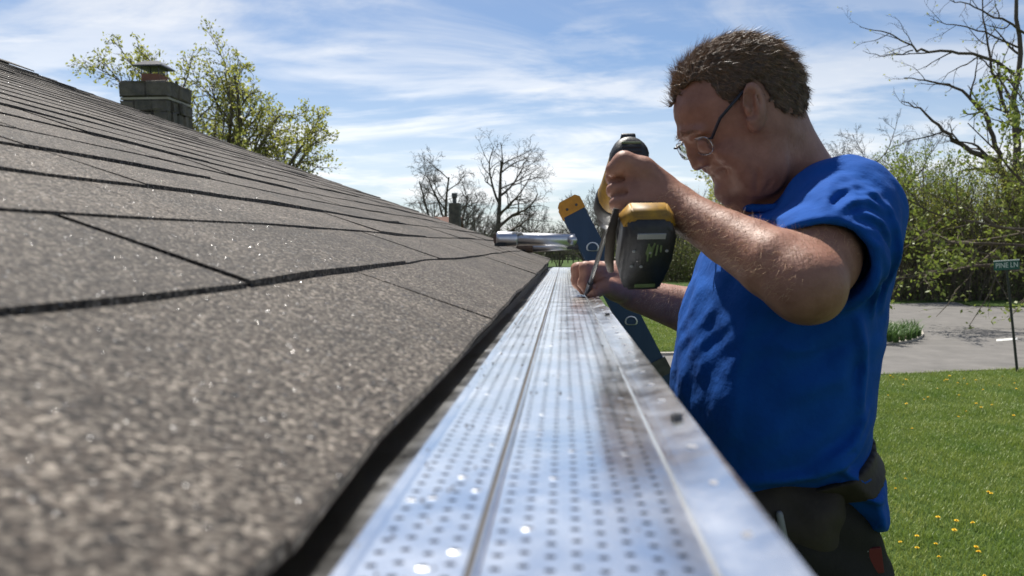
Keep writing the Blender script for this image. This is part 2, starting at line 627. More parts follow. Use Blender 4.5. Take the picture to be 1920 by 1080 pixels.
def shingle(name, n, ya, yb, lift):
    xb, xt = -xs[n], -(xs[n + 1] if n + 1 < len(xs) else xs[n] + 0.12) - 0.05
    ny = max(2, int((yb - ya) / 0.11))
    bm = bmesh.new()
    t = 0.0036 + lift
    top, bot = [], []
    for j in range(ny + 1):
        y = ya + (yb - ya) * j / ny
        e = 0.0035 * wob(y * 3, n * 7.1, 2.3, 9) + 0.0018 * wob(y * 14, n * 3.1, 2.3, 5)
        lf = t + 0.0035 * max(0, wob(y * 2, n * 5.3, 1.7, 21))
        rt, rb = [], []
        for i, (u, hh) in enumerate(((0.0, 1.0), (0.45, 0.55), (1.0, 0.02))):
            x = xb + (xt - xb) * u + (e if i == 0 else 0)
            z = roof_z(x, y)
            rt.append(bm.verts.new((x, y, z + lf * hh)))
            if i != 1:
                rb.append(bm.verts.new((x, y, z + lf * hh - (0.0040 + lift * 0.6))))
        top.append(rt); bot.append(rb)
    for a, b in zip(range(ny), range(1, ny + 1)):
        bm.faces.new((top[a][0], top[b][0], top[b][1], top[a][1]))
        bm.faces.new((top[a][1], top[b][1], top[b][2], top[a][2]))
        bm.faces.new((bot[a][0], bot[a][1], bot[b][1], bot[b][0]))
        bm.faces.new((top[a][0], bot[a][0], bot[b][0], top[b][0]))
    for k in (0, ny):
        bm.faces.new((top[k][0], top[k][1], bot[k][0]))
        bm.faces.new((top[k][1], top[k][2], bot[k][1], bot[k][0]))
    return link(name, mesh_bm('shingle', bm), M['shingle'], roof)


nsh = 0
jg = {}
for n in range(len(xs)):
    ys = [-0.35]
    js = first_joint.get(n)
    if js:
        ys += js
    else:
        ys.append(-0.35 + rng.uniform(0.1, 0.6))
    while ys[-1] < RAKE - 0.3:
        ys.append(ys[-1] + rng.uniform(0.28, 0.52))
    if ys[-1] > RAKE: ys.pop()
    if RAKE - ys[-1] < 0.1: ys.pop()
    ys.append(RAKE + 0.012 * rng.uniform(-1, 1))
    for a, b in zip(ys[:-1], ys[1:]):
        ga, gb = (jg.get(a, 0), 0)
        jg[b] = rng.choice((0.0008, 0.0015, 0.003, 0.0045)) if n != 1 else 0.0045
        shingle('shingle', n, a + ga, b - jg[b], rng.choice((0, 0, 0.0010, 0.0024)))
        nsh += 1
# the rest of the roof behind the lens and over the ridge
bm = bmesh.new()
for ya, yb in ((NEAR_END - 0.01, -0.352),):
    q = [(x0 + 0.012, ya, z0 + 0.022), (x0 + 0.012, yb, z0 + 0.022), (xr, yb, zr + 0.014), (xr, ya, zr + 0.014)]
    bm.faces.new([bm.verts.new(p) for p in q])
q = [(x1, NEAR_END - 0.01, z0 + 0.014), (xr - 0.02, NEAR_END - 0.01, zr + 0.014), (xr - 0.02, RAKE, zr + 0.014), (x1, RAKE, z0 + 0.014)]
bm.faces.new([bm.verts.new(p) for p in q])
o = link('roof_covering', mesh_bm('roof_covering', bm), M['shingle'], roof)
o['kind'] = 'stuff'
# ridge cap
bm = bmesh.new()
for s in (-1, 1):
    pass
prism(bm, [(xr - 0.14, zr - 0.03), (xr, zr + 0.028), (xr + 0.14, zr - 0.024), (xr + 0.14, zr - 0.03), (xr, zr + 0.02), (xr - 0.14, zr - 0.036)], NEAR_END, RAKE, lambda x, y, z: (x, z, y))
link('ridge_cap', mesh_bm('ridge_cap', bm), M['shingle'], roof)
# drip edge, fascia, soffit, walls
bm = bmesh.new()
box(bm, (-XE - 0.022, 0.70, z0 - 0.030), (0.003, RAKE - NEAR_END - 0.03, 0.05))
link('drip_edge', mesh_bm('drip_edge', bm), M['steel'], roof)
bm = bmesh.new()
box(bm, (-XE - 0.042, 0.70, z0 - 0.11), (0.03, RAKE - NEAR_END - 0.05, 0.16))
link('fascia', mesh_bm('fascia', bm), M['white_alu'], house)
bm = bmesh.new()
box(bm, (-XE - 0.25, 0.70, z0 - 0.185), (0.38, RAKE - NEAR_END - 0.06, 0.012))
link('soffit', mesh_bm('soffit', bm), M['white_alu'], house)
bm = bmesh.new()
yc, yl = (RAKE - 0.25 + NEAR_END + 0.25) / 2, RAKE - NEAR_END - 0.5
wx0, wx1 = -XE - 0.44, x1 + 0.44
prism(bm, [(wx0, -0.02), (wx0, z0 - 0.195), (xr, zr - 0.06), (wx1, z0 - 0.195), (wx1, -0.02)], yc - yl / 2, yc + yl / 2, lambda x, y, z: (x, z, y))
link('wall', mesh_bm('wall', bm), M['siding'], house)
bm = bmesh.new()
prism(bm, [(x0 - 0.03, z0 - 0.16), (x0 - 0.03, z0 - 0.02), (xr, zr - 0.02), (x1, z0 - 0.02), (x1, z0 - 0.16), (xr, zr - 0.16)], RAKE - 0.05, RAKE - 0.02, lambda x, y, z: (x, z, y))
link('rake_board', mesh_bm('rake_board', bm), M['white_alu'], house)

# ------------------------------------------------------------------ gutter and guard panels


def guard_h(y):
    return CZ - (0.098 * S - 0.001) - 0.006 * y


GX_L, GX_R = -0.10 * S, 0.0710 * S
gutter = empty('gutter', (0, 1.6, guard_h(1.6)))
tag(gutter, 'long aluminium roof gutter along the eave under the perforated guard', 'gutter')


def extrude_profile(prof, ys, zf, closed=False):
    V, Q = [], []
    m = len(prof)
    for y in ys:
        for x, z in prof:
            V.append((x, y, z + zf(y)))
    for j in range(len(ys) - 1):
        for i in range(m if closed else m - 1):
            a, b = j * m + i, j * m + (i + 1) % m
            Q.append((a, b, b + m, a + m))
    return V, Q


ysg = np.linspace(-1.0, 4.36, 40)
k_prof = [(-XE - 0.026, 0.004), (-XE - 0.026, -0.115), (-0.035, -0.118), (0.022, -0.115), (0.030, -0.085), (0.052, -0.060), (0.0600, -0.030), (0.0600, -0.006), (0.0525, -0.004)]
V, Q = extrude_profile(k_prof, ysg, guard_h)
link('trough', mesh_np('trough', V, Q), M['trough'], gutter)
for yy in (-0.998, 4.358):
    bm = bmesh.new()
    prism(bm, k_prof[1:8] + [(-XE - 0.026, -0.006)], yy - 0.0015, yy + 0.0015, lambda x, y, z: (x, z, y + guard_h(z)))
    link('end_cap', mesh_bm('end_cap', bm), M['alu_dull'], gutter)
for yy in (0.4, 1.0, 1.75, 2.4, 3.05, 3.7):
    bm = bmesh.new()
    box(bm, (-0.02, yy, guard_h(yy) - 0.022), (0.150, 0.022, 0.004))
    link('hanger', mesh_bm('hanger', bm), M['alu_dull'], gutter)

rows_l = [(-0.0590 + 0.0080 * i) * S for i in range(4)]
rows_r = [(-0.0208 + 0.0084 * i) * S for i in range(8)]
PIT = 0.0094


def guard_wave(x, y, k):
    return 0.0005 * wob(x * 2, y, 5.0, k) + (0.0011 if k >= 2 else 0.00025) * wob(x, y, 17.0, k + 3)


def guard_panel(k, ya, yb, drop):
    g = empty('gutter_guard', (0.0, (ya + yb) / 2, guard_h((ya + yb) / 2)))
    V, Q, mi = [], [], []
    zf = lambda x, y: guard_h(y) + guard_wave(x, y, k) - drop
    # punched cells
    half_l, half_r = 0.0040 * S, 0.0042 * S
    ncell = int((yb - ya) / PIT)
    pit = (yb - ya) / ncell
    ang = [math.pi / 4 * i for i in range(8)]
    for rows, hw in ((rows_l, half_l), (rows_r, half_r)):
        for ri, xc in enumerate(rows):
            ph = pit * 0.5 * (ri % 2)
            for j in range(ncell):
                yc = ya + pit * (j + 0.5)
                hy = pit / 2
                yh = yc + (ph - pit * 0.25) * 0.55
                jit = (wob(xc * 900, j * 1.7, 1, 3) * 0.0003)
                base = len(V)
                zc = zf(xc, yc)
                gl = 0.00014 if wob(xc * 700, j * 2.3, 1, 7) > 0.43 else 0.0
                dzy = zf(xc, yc + hy) - zc
                for a in ang:
                    c, s = math.cos(a), math.sin(a)
                    m_ = max(abs(c), abs(s))
                    ox, oy = c / m_ * hw, s / m_ * hy
                    V.append((xc + ox, yc + oy, zc + dzy * oy / hy))
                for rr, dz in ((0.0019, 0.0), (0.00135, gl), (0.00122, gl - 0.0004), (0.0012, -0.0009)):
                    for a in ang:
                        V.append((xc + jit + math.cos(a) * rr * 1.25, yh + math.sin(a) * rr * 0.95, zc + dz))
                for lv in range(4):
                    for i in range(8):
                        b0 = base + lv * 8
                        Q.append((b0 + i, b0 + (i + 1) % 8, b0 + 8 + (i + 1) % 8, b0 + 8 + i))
                        mi.append(1 if lv >= 2 else 0)  # hole walls take the dark colour as painted shade
    # solid strips between and beside the punched rows
    ny = max(8, int((yb - ya) / 0.02))
    ysl = np.linspace(ya, yb, ny + 1)
    eL, eM0, eM1, eR = rows_l[0] - half_l, rows_l[-1] + half_l, rows_r[0] - half_r, rows_r[-1] + half_r
    xm = (eM0 + eM1) / 2
    strips = [
        [(-XE - 0.040, -0.0075), (-XE - 0.004, -0.0062), (-0.0725 * S, -0.0050), (-0.0705 * S, -0.0016), (-0.0660 * S, -0.0022), (-0.0640 * S, 0.0004), (eL, 0.0)],
        [(eM0, 0), (xm - 0.0016, 0.0), (xm - 0.0012, -0.0026), (xm + 0.0002, -0.0028), (xm + 0.0008, 0.0008), (xm + 0.0018, 0.0006), (eM1, 0)],
        [(eR, 0), (0.0452 * S, 0.0), (0.0462 * S, 0.0016), (0.0480 * S, 0.0018), (0.0492 * S, 0.0002), (0.0520 * S, 0.0006), (0.0690 * S, 0.0036), (GX_R, 0.0038), (GX_R + 0.0014, 0.0020), (GX_R + 0.002, -0.006), (GX_R + 0.0015, -0.016)],
    ]
    for st in strips:
        base = len(V)
        m_ = len(st)
        for y in ysl:
            for x, z in st:
                V.append((x, y, zf(x, y) + z))
        for j in range(ny):
            for i in range(m_ - 1):
                a = base + j * m_ + i
                Q.append((a, a + 1, a + 1 + m_, a + m_))
    me = mesh_np('guard_sheet', V, Q)
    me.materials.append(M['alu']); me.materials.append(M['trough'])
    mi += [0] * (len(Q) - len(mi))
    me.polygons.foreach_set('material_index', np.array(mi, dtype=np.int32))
    link('perforated_sheet', me, None, g)
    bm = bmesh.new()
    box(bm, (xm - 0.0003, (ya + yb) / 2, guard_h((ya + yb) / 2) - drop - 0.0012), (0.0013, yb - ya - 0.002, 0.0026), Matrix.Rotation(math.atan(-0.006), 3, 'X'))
    link('rib_reflection_strip', mesh_bm('rib_reflection_strip', bm), M['trough'], g)  # added dark strip, paints the dark reflection along the rib
    # pressed dimples and screws on the front lip
    yv = ya + 0.07
    i = 0
    while yv < yb - 0.03:
        zt = guard_h(yv) - drop + 0.0024
        bm = bmesh.new()
        if i % 12 == 8:
            tube(bm, [(0.0625 * S, yv, zt - 0.002), (0.0625 * S, yv, zt + 0.0026), (0.0625 * S, yv, zt + 0.0034)], [0.0030, 0.0030, 0.0020], 6)
            link('screw', mesh_bm('screw', bm), M['steel'], g)
        else:
            tube(bm, [(0.0625 * S, yv, zt - 0.001), (0.0625 * S, yv, zt + 0.0002), (0.0625 * S, yv, zt + 0.0003)], [0.0034, 0.0030, 0.0016], 10)
            link('dimple', mesh_bm('dimple', bm), M['alu_dull'], g)
        yv += 0.052
        i += 1
    return g


labels = ['perforated aluminium gutter guard panel beside the lens, lapped over the next panel',
          'perforated aluminium gutter guard panel that the hand presses down',
          'perforated aluminium gutter guard panel in front of the blue ladder',
          'short perforated aluminium gutter guard panel at the end of the eave']
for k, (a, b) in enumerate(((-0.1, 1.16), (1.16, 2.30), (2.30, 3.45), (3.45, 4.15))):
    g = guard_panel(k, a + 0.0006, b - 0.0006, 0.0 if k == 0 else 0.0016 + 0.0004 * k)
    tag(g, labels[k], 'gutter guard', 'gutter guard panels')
# ------------------------------------------------------------------ ladder with stabiliser
LY = 3.30
lt, lb_ = P(1064, 374, LY), P(1256, 742, LY)
ld = (lb_ - lt).normalized()                     # down the rails
ln = Vector((ld.z, 0, -ld.x))
if ln.x > 0: ln = -ln                            # towards the roof
lfoot = lt + ld * (lt.z / -ld.z)
ladder = empty('ladder', (lfoot.x, LY + 0.21, 0))
tag(ladder, 'blue fibreglass extension ladder with orange end caps leaning at the eave', 'ladder')
L_len = (lfoot - lt).length


def ladder_pt(s, n, y):
    p = lt + ld * s + ln * n
    return Vector((p.x, y, p.z))


for yy, sgn in ((LY, 1), (LY + 0.42, -1)):
    bm = bmesh.new()
    w = 0.048
    prof = [(-w, 0), (w, 0), (w, 0.032), (w - 0.007, 0.032), (w - 0.007, 0.005), (-w + 0.007, 0.005), (-w + 0.007, 0.032), (-w, 0.032)]
    prism(bm, prof, 0.045, L_len - 0.03, lambda x, y, z: ladder_pt(z, x, yy + sgn * y))
    link('rail', mesh_bm('rail', bm), M['fibre_blue'], ladder)
    bm = bmesh.new()
    capp = [(-w - 0.003, 0.06), (-w - 0.003, 0.012), (-w + 0.012, -0.004), (w - 0.012, -0.004), (w + 0.003, 0.012), (w + 0.003, 0.06)]
    prism(bm, capp, -0.0035, 0.036, lambda x, s, y: ladder_pt(s, x, yy + sgn * y))
    cap = link('end_cap', mesh_bm('end_cap', bm), M['cap_orange'], ladder)
    for nx in (-0.022, 0.02):
        bm = bmesh.new()
        c = ladder_pt(0.036, nx, yy - sgn * 0.0035)
        tube(bm, [c, c - Vector((0, sgn * 0.002, 0))], [0.006, 0.004], 8)
        link('rivet', mesh_bm('rivet', bm), M['steel'], cap)
    bm = bmesh.new()
    box(bm, ladder_pt(L_len - 0.02, 0, yy + sgn * 0.016), (0.12, 0.05, 0.05))
    link('rubber_foot', mesh_bm('rubber_foot', bm), M['rubber'], ladder)
    bm = bmesh.new()
    s = (P(1238, 690, LY) - lt).dot(ld)
    prism(bm, [(-w - 0.008, 0), (w + 0.008, 0), (w + 0.008, 0.04), (-w - 0.008, 0.04)], s - 0.035, s + 0.035, lambda x, y, z: ladder_pt(z, x, yy + sgn * (y - 0.006)))
    link('bracket', mesh_bm('bracket', bm), M['steel'], ladder)
s0 = (P(1106, 467, LY) - lt).dot(ld)
sp_ = ((P(1255, 741, LY) - lt).dot(ld) - s0) / 2
for i in range(8):
    s = s0 + sp_ * i
    if s > L_len - 0.15: break
    bm = bmesh.new()
    # D-shaped hollow rung: outer flare ring on the near rail, tube, dark bore
    nseg = 16
    def dshape(r, k):
        a = 2 * math.pi * k / nseg
        x, z = math.cos(a) * r * 1.12, math.sin(a) * r
        if z < -0.55 * r: z = -0.55 * r - 0.15 * (z + 0.55 * r) * -1
        return x, z
    rings = []
    for r, y in ((0.0235, LY - 0.0005), (0.0235, LY - 0.004), (0.0195, LY - 0.0045), (0.0175, LY - 0.002), (0.0165, LY + 0.42), (0.0235, LY + 0.424)):
        rings.append([bm.verts.new(ladder_pt(s, 0, y) + Vector((dshape(r, k)[0], 0, dshape(r, k)[1]))) for k in range(nseg)])
    for a, b in zip(rings[:-1], rings[1:]):
        for k in range(nseg):
            bm.faces.new((a[k], a[(k + 1) % nseg], b[(k + 1) % nseg], b[k]))
    link('rung', mesh_bm('rung', bm), M['alu_dull'], ladder)
# stabiliser: a cross bar behind the rails and two arms reaching to the roof
for (pa, pb, ya, rad) in (((934, 448), (1078, 450), 3.20, 0.030), ((974, 466), (1072, 461), 4.12, 0.026)):
    a, b = P(pa[0], pa[1], ya), P(pb[0], pb[1], ya)
    bm = bmesh.new()
    a2 = a.lerp(b, 0.16)
    tube(bm, [a2, a.lerp(b, 0.6), b], [rad * 0.86, rad * 0.84, rad * 0.8], 14, squash=0.8)
    arm = link('stabilizer_arm', mesh_bm('stabilizer_arm', bm, True), M['alu_dull'], ladder)
    bm = bmesh.new()
    tube(bm, [a + (a - b) * 0.02, a, a.lerp(b, 0.03), a.lerp(b, 0.24), a.lerp(b, 0.255)], [rad * 0.85, rad * 1.02, rad, rad * 0.98, rad * 0.9], 14, squash=0.85)
    link('rubber_sleeve', mesh_bm('rubber_sleeve', bm, True), M['alu_dull'] if ya < 4 else M['foam'], arm)
    bm = bmesh.new()
    e = a + (a - b) * 0.021
    tube(bm, [e + Vector((-0.003, -0.004, 0)), e + Vector((0.004, 0, 0))], [rad * 0.80, rad * 0.86], 14, squash=0.85)
    link('end_pad', mesh_bm('end_pad', bm), M['foam'], arm)
    # foot pad under the sleeve, down to the shingles
    zz = roof_z(a.x, ya) + 0.006
    bm = bmesh.new()
    box(bm, (a.x + 0.01, ya, (zz + a.z - rad * 0.6) / 2), (0.045, 0.05, max(0.006, a.z - rad * 0.6 - zz)))
    link('rubber_foot', mesh_bm('rubber_foot', bm), M['rubber'], arm)
    if ya < 4:
        bm = bmesh.new()
        for q in range(7):
            c = a.lerp(b, 0.20 + 0.018 * q) + Vector((0, -0.006 + 0.004 * (q % 3), rad * 0.80))
            box(bm, c, (0.007, 0.03, 0.008 + 0.004 * (q % 2)), Matrix.Rotation(0.5 * (q % 3 - 1), 3, 'Y'), 0.0015)
        link('tape', mesh_bm('tape', bm), M['cloth_white'], arm)
bm = bmesh.new()
b1, b2 = P(1078, 450, 3.20), P(1072, 461, 4.12)
tube(bm, [b1 + Vector((-0.01, -0.02, 0)), b2 + Vector((0, 0.02, 0))], 0.019, 12)
link('stabilizer_bar', mesh_bm('stabilizer_bar', bm, True), M['alu_dull'], ladder)
for yy in (LY + 0.016, LY + 0.40):
    t = (yy - 3.2) / 0.92
    c = b1.lerp(b2, t)
    bm = bmesh.new()
    box(bm, c + Vector((0.01, 0, 0)), (0.075, 0.022, 0.055))
    link('clamp', mesh_bm('clamp', bm), M['steel'], ladder)

# ------------------------------------------------------------------ stone chimney beyond the roof
CHY = 9.0
c_tl, c_br = P(243, 160, CHY), P(352, 240, CHY)
cw = (c_br.x - c_tl.x) * 0.82
ccx = (c_tl.x + c_br.x) / 2 - 0.02
chim = empty('chimney', (ccx, CHY, 0))
tag(chim, 'dark stone chimney with a clay flue and metal rain cap', 'chimney')
ztop = P(300, 160, CHY).z
zband = P(300, 192, CHY).z
bm = bmesh.new()
box(bm, (ccx, CHY, (zband - 0.02) / 2), (cw * 0.92, cw * 0.92, zband - 0.02))
link('core', mesh_bm('core', bm), M['mortar'], chim)
bm = bmesh.new()
box(bm, (ccx, CHY, (zband + ztop - 0.02) / 2), (cw * 0.93, cw * 0.93, ztop - zband))
link('cap_core', mesh_bm('cap_core', bm), M['mortar'], chim)
bm = bmesh.new()
box(bm, (ccx, CHY, zband - 0.002), (cw * 1.0, cw * 1.0, 0.028), bevel=0.006)
link('band', mesh_bm('band', bm), M['concrete'], chim)
crng = random.Random(5)


def stone_block(c, s):
    bm = bmesh.new()
    vs = box(bm, c, s, Matrix.Rotation(crng.uniform(-0.03, 0.03), 3, 'Z'), min(s) * 0.14)
    for v in bm.verts:
        v.co += Vector((crng.uniform(-1, 1), crng.uniform(-1, 1), crng.uniform(-1, 1))) * 0.013
    link('stone', mesh_bm('stone', bm), M['stone'], chim)


def stone_course(za, zb, splits, off):
    hh = zb - za
    for side in range(4):
        e = [-cw / 2 + off]
        fr = sorted(crng.uniform(0.3, 0.7) for _ in range(splits))
        cuts = [0] + ([fr[0]] if splits == 1 else [0.36 + crng.uniform(-.06, .06), 0.68 + crng.uniform(-.06, .06)]) + [1]
        for a, b in zip(cuts[:-1], cuts[1:]):
            xa, xb = -cw / 2 + cw * a, -cw / 2 + cw * b
            u, wd = (xa + xb) / 2, xb - xa - 0.010
            d = cw / 2 - 0.050 + crng.uniform(0, 0.034)
            zc = (za + zb) / 2
            if side == 0: stone_block((ccx + u, CHY - d, zc), (wd, 0.10, hh - 0.012))
            elif side == 1: stone_block((ccx + u, CHY + d, zc), (wd, 0.10, hh - 0.012))
            elif side == 2: stone_block((ccx - d, CHY + u * 0.74, zc), (0.10, wd * 0.72, hh - 0.012))
            else: stone_block((ccx + d, CHY + u * 0.74, zc), (0.10, wd * 0.72, hh - 0.012))


stone_course(zband + 0.014, ztop, 1, 0)
zz = zband - 0.018
while zz > 3.0:
    h = crng.uniform(0.12, 0.24)
    stone_course(zz - h, zz, 2, 0)
    zz -= h
fx = P(290, 150, CHY).x
fw = 0.105
zf1 = P(290, 141, CHY).z
bm = bmesh.new()
box(bm, (fx, CHY, (ztop + zf1) / 2 - 0.01), (fw * 2, fw * 2, zf1 - ztop + 0.02), bevel=0.01)
link('flue', mesh_bm('flue', bm), M['clay'], chim)
zc0, zc1 = P(290, 128, CHY).z, P(290, 117, CHY).z
capw = 0.165
bm = bmesh.new()
for sx in (-1, 1):
    for sy in (-1, 1):
        tube(bm, [(fx + sx * fw * 0.95, CHY + sy * fw * 0.95, zf1 - 0.01), (fx + sx * fw * 0.95, CHY + sy * fw * 0.95, zc0)], 0.006, 5)
for k in range(-4, 5):
    for s in (-1, 1):
        tube(bm, [(fx + k * fw / 4.4, CHY + s * fw, zf1), (fx + k * fw / 4.4, CHY + s * fw, zc0)], 0.0022, 4)
        tube(bm, [(fx + s * fw, CHY + k * fw / 4.4, zf1), (fx + s * fw, CHY + k * fw / 4.4, zc0)], 0.0022, 4)
link('spark_mesh', mesh_bm('spark_mesh', bm), M['steel'], chim)
bm = bmesh.new()
lo = [bm.verts.new((fx + sx * capw, CHY + sy * capw, zc0 - 0.006)) for sx, sy in ((-1, -1), (1, -1), (1, 1), (-1, 1))]
mi = [bm.verts.new((fx + sx * capw, CHY + sy * capw, zc0 + 0.008)) for sx, sy in ((-1, -1), (1, -1), (1, 1), (-1, 1))]
hi = [bm.verts.new((fx + sx * capw * 0.5, CHY + sy * capw * 0.5, zc1)) for sx, sy in ((-1, -1), (1, -1), (1, 1), (-1, 1))]
bm.faces.new(lo[::-1]); bm.faces.new(hi)
for a, b in ((lo, mi), (mi, hi)):
    for k in range(4):
        bm.faces.new((a[k], a[(k + 1) % 4], b[(k + 1) % 4], b[k]))
link('rain_cap', mesh_bm('rain_cap', bm), M['steel'], chim)

# ------------------------------------------------------------------ neighbouring house seen over the roof
NY = 34.0
na, nb = P(805, 402, NY), P(846, 412, NY)
nh = empty('neighbour_house', (na.x - 4.0, NY + 3, 0))
tag(nh, 'far house with a brown roof and its own chimney', 'house')
zr_ = P(820, 401, NY).z
bm = bmesh.new()
prism(bm, [(NY - 0.5, zr_ - 1.9), (NY + 3.5, zr_), (NY + 7.5, zr_ - 1.9), (NY + 7.5, zr_ - 2.05), (NY + 3.5, zr_ - 0.2), (NY - 0.5, zr_ - 2.05)], na.x - 9.5, nb.x, lambda y, z, x: (x, y, z))
nroof = link('roof', mesh_bm('roof', bm), M['brown_roof'], nh)
bm = bmesh.new()
prism(bm, [(NY, -0.02), (NY, zr_ - 1.9), (NY + 3.5, zr_ - 0.25), (NY + 7, zr_ - 1.9), (NY + 7, -0.02)], na.x - 9.2, nb.x - 0.3, lambda y, z, x: (x, y, z))
link('wall', mesh_bm('wall', bm), M['siding'], nh)
bm = bmesh.new()
ca, cb = P(843, 381, NY + 2), P(863, 381, NY + 2)
box(bm, ((ca.x + cb.x) / 2, NY + 2, ca.z / 2), (cb.x - ca.x, 0.6, ca.z), bevel=0.02)
nc = link('chimney', mesh_bm('chimney', bm), M['stone'], nroof)
bm = bmesh.new()
tube(bm, [((ca.x + cb.x) / 2 - 0.02, NY + 2, ca.z - 0.01), ((ca.x + cb.x) / 2 - 0.02, NY + 2, P(852, 372, NY + 2).z), ((ca.x + cb.x) / 2 - 0.02, NY + 2, P(852, 370, NY + 2).z), ((ca.x + cb.x) / 2 - 0.02, NY + 2, P(852, 362, NY + 2).z)], [0.09, 0.09, 0.13, 0.13], 10)
link('flue_pipe', mesh_bm('flue_pipe', bm), M['steel'], nroof)

# ------------------------------------------------------------------ street sign
sb = G(1908, 697)
SY = sb.y
stp = P(1886, 492, SY)
sign = empty('street_sign', sb)
tag(sign, 'small green street name sign on a thin leaning dark post', 'sign')
bm = bmesh.new()
tube(bm, [sb + Vector((0, 0, -0.05)), sb.lerp(stp, 0.5), stp], [0.028, 0.026, 0.024], 8)
link('post', mesh_bm('post', bm), M['post'], sign)
pa, pb = P(1862, 499, SY), P(1910, 496, SY)
ud = (pb - pa).normalized()
up = Vector((-ud.z, 0, ud.x))
pc = (pa + pb) / 2
rotm = Matrix((ud, Vector((0, 1, 0)), up)).transposed()
pw, phh = (pb - pa).length, 0.185
bm = bmesh.new()
box(bm, pc + Vector((0, -0.03, 0)), (pw, 0.006, phh), rotm)
plate = link('plate', mesh_bm('plate', bm), M['sign_green'], sign)
bm = bmesh.new()
box(bm, pc + up * (phh / 2 + 0.008) + Vector((0, -0.032, 0)), (pw, 0.02, 0.022), rotm)
link('top_edge', mesh_bm('top_edge', bm), M['sign_white'], sign)
cu_ = bpy.data.curves.new('lettering', 'FONT')
cu_.body = 'PINE LN'
cu_.size = 0.150
cu_.align_x = 'CENTER'
cu_.align_y = 'CENTER'
cu_.extrude = 0.001
to = bpy.data.objects.new('lettering_source', cu_)
COL.objects.link(to)
bpy.context.view_layer.update()
me = bpy.data.meshes.new_from_object(to.evaluated_get(bpy.context.evaluated_depsgraph_get()))
bpy.data.objects.remove(to)
wtx = max(v.co.x for v in me.vertices) - min(v.co.x for v in me.vertices)
for v in me.vertices:
    x, y = v.co.x * (pw * 0.86 / wtx), v.co.y * 1.0
    v.co = pc + ud * x + up * y + Vector((0, -0.0365 - v.co.z, 0))
me.materials.clear()
link('lettering', me, M['sign_white'], sign)
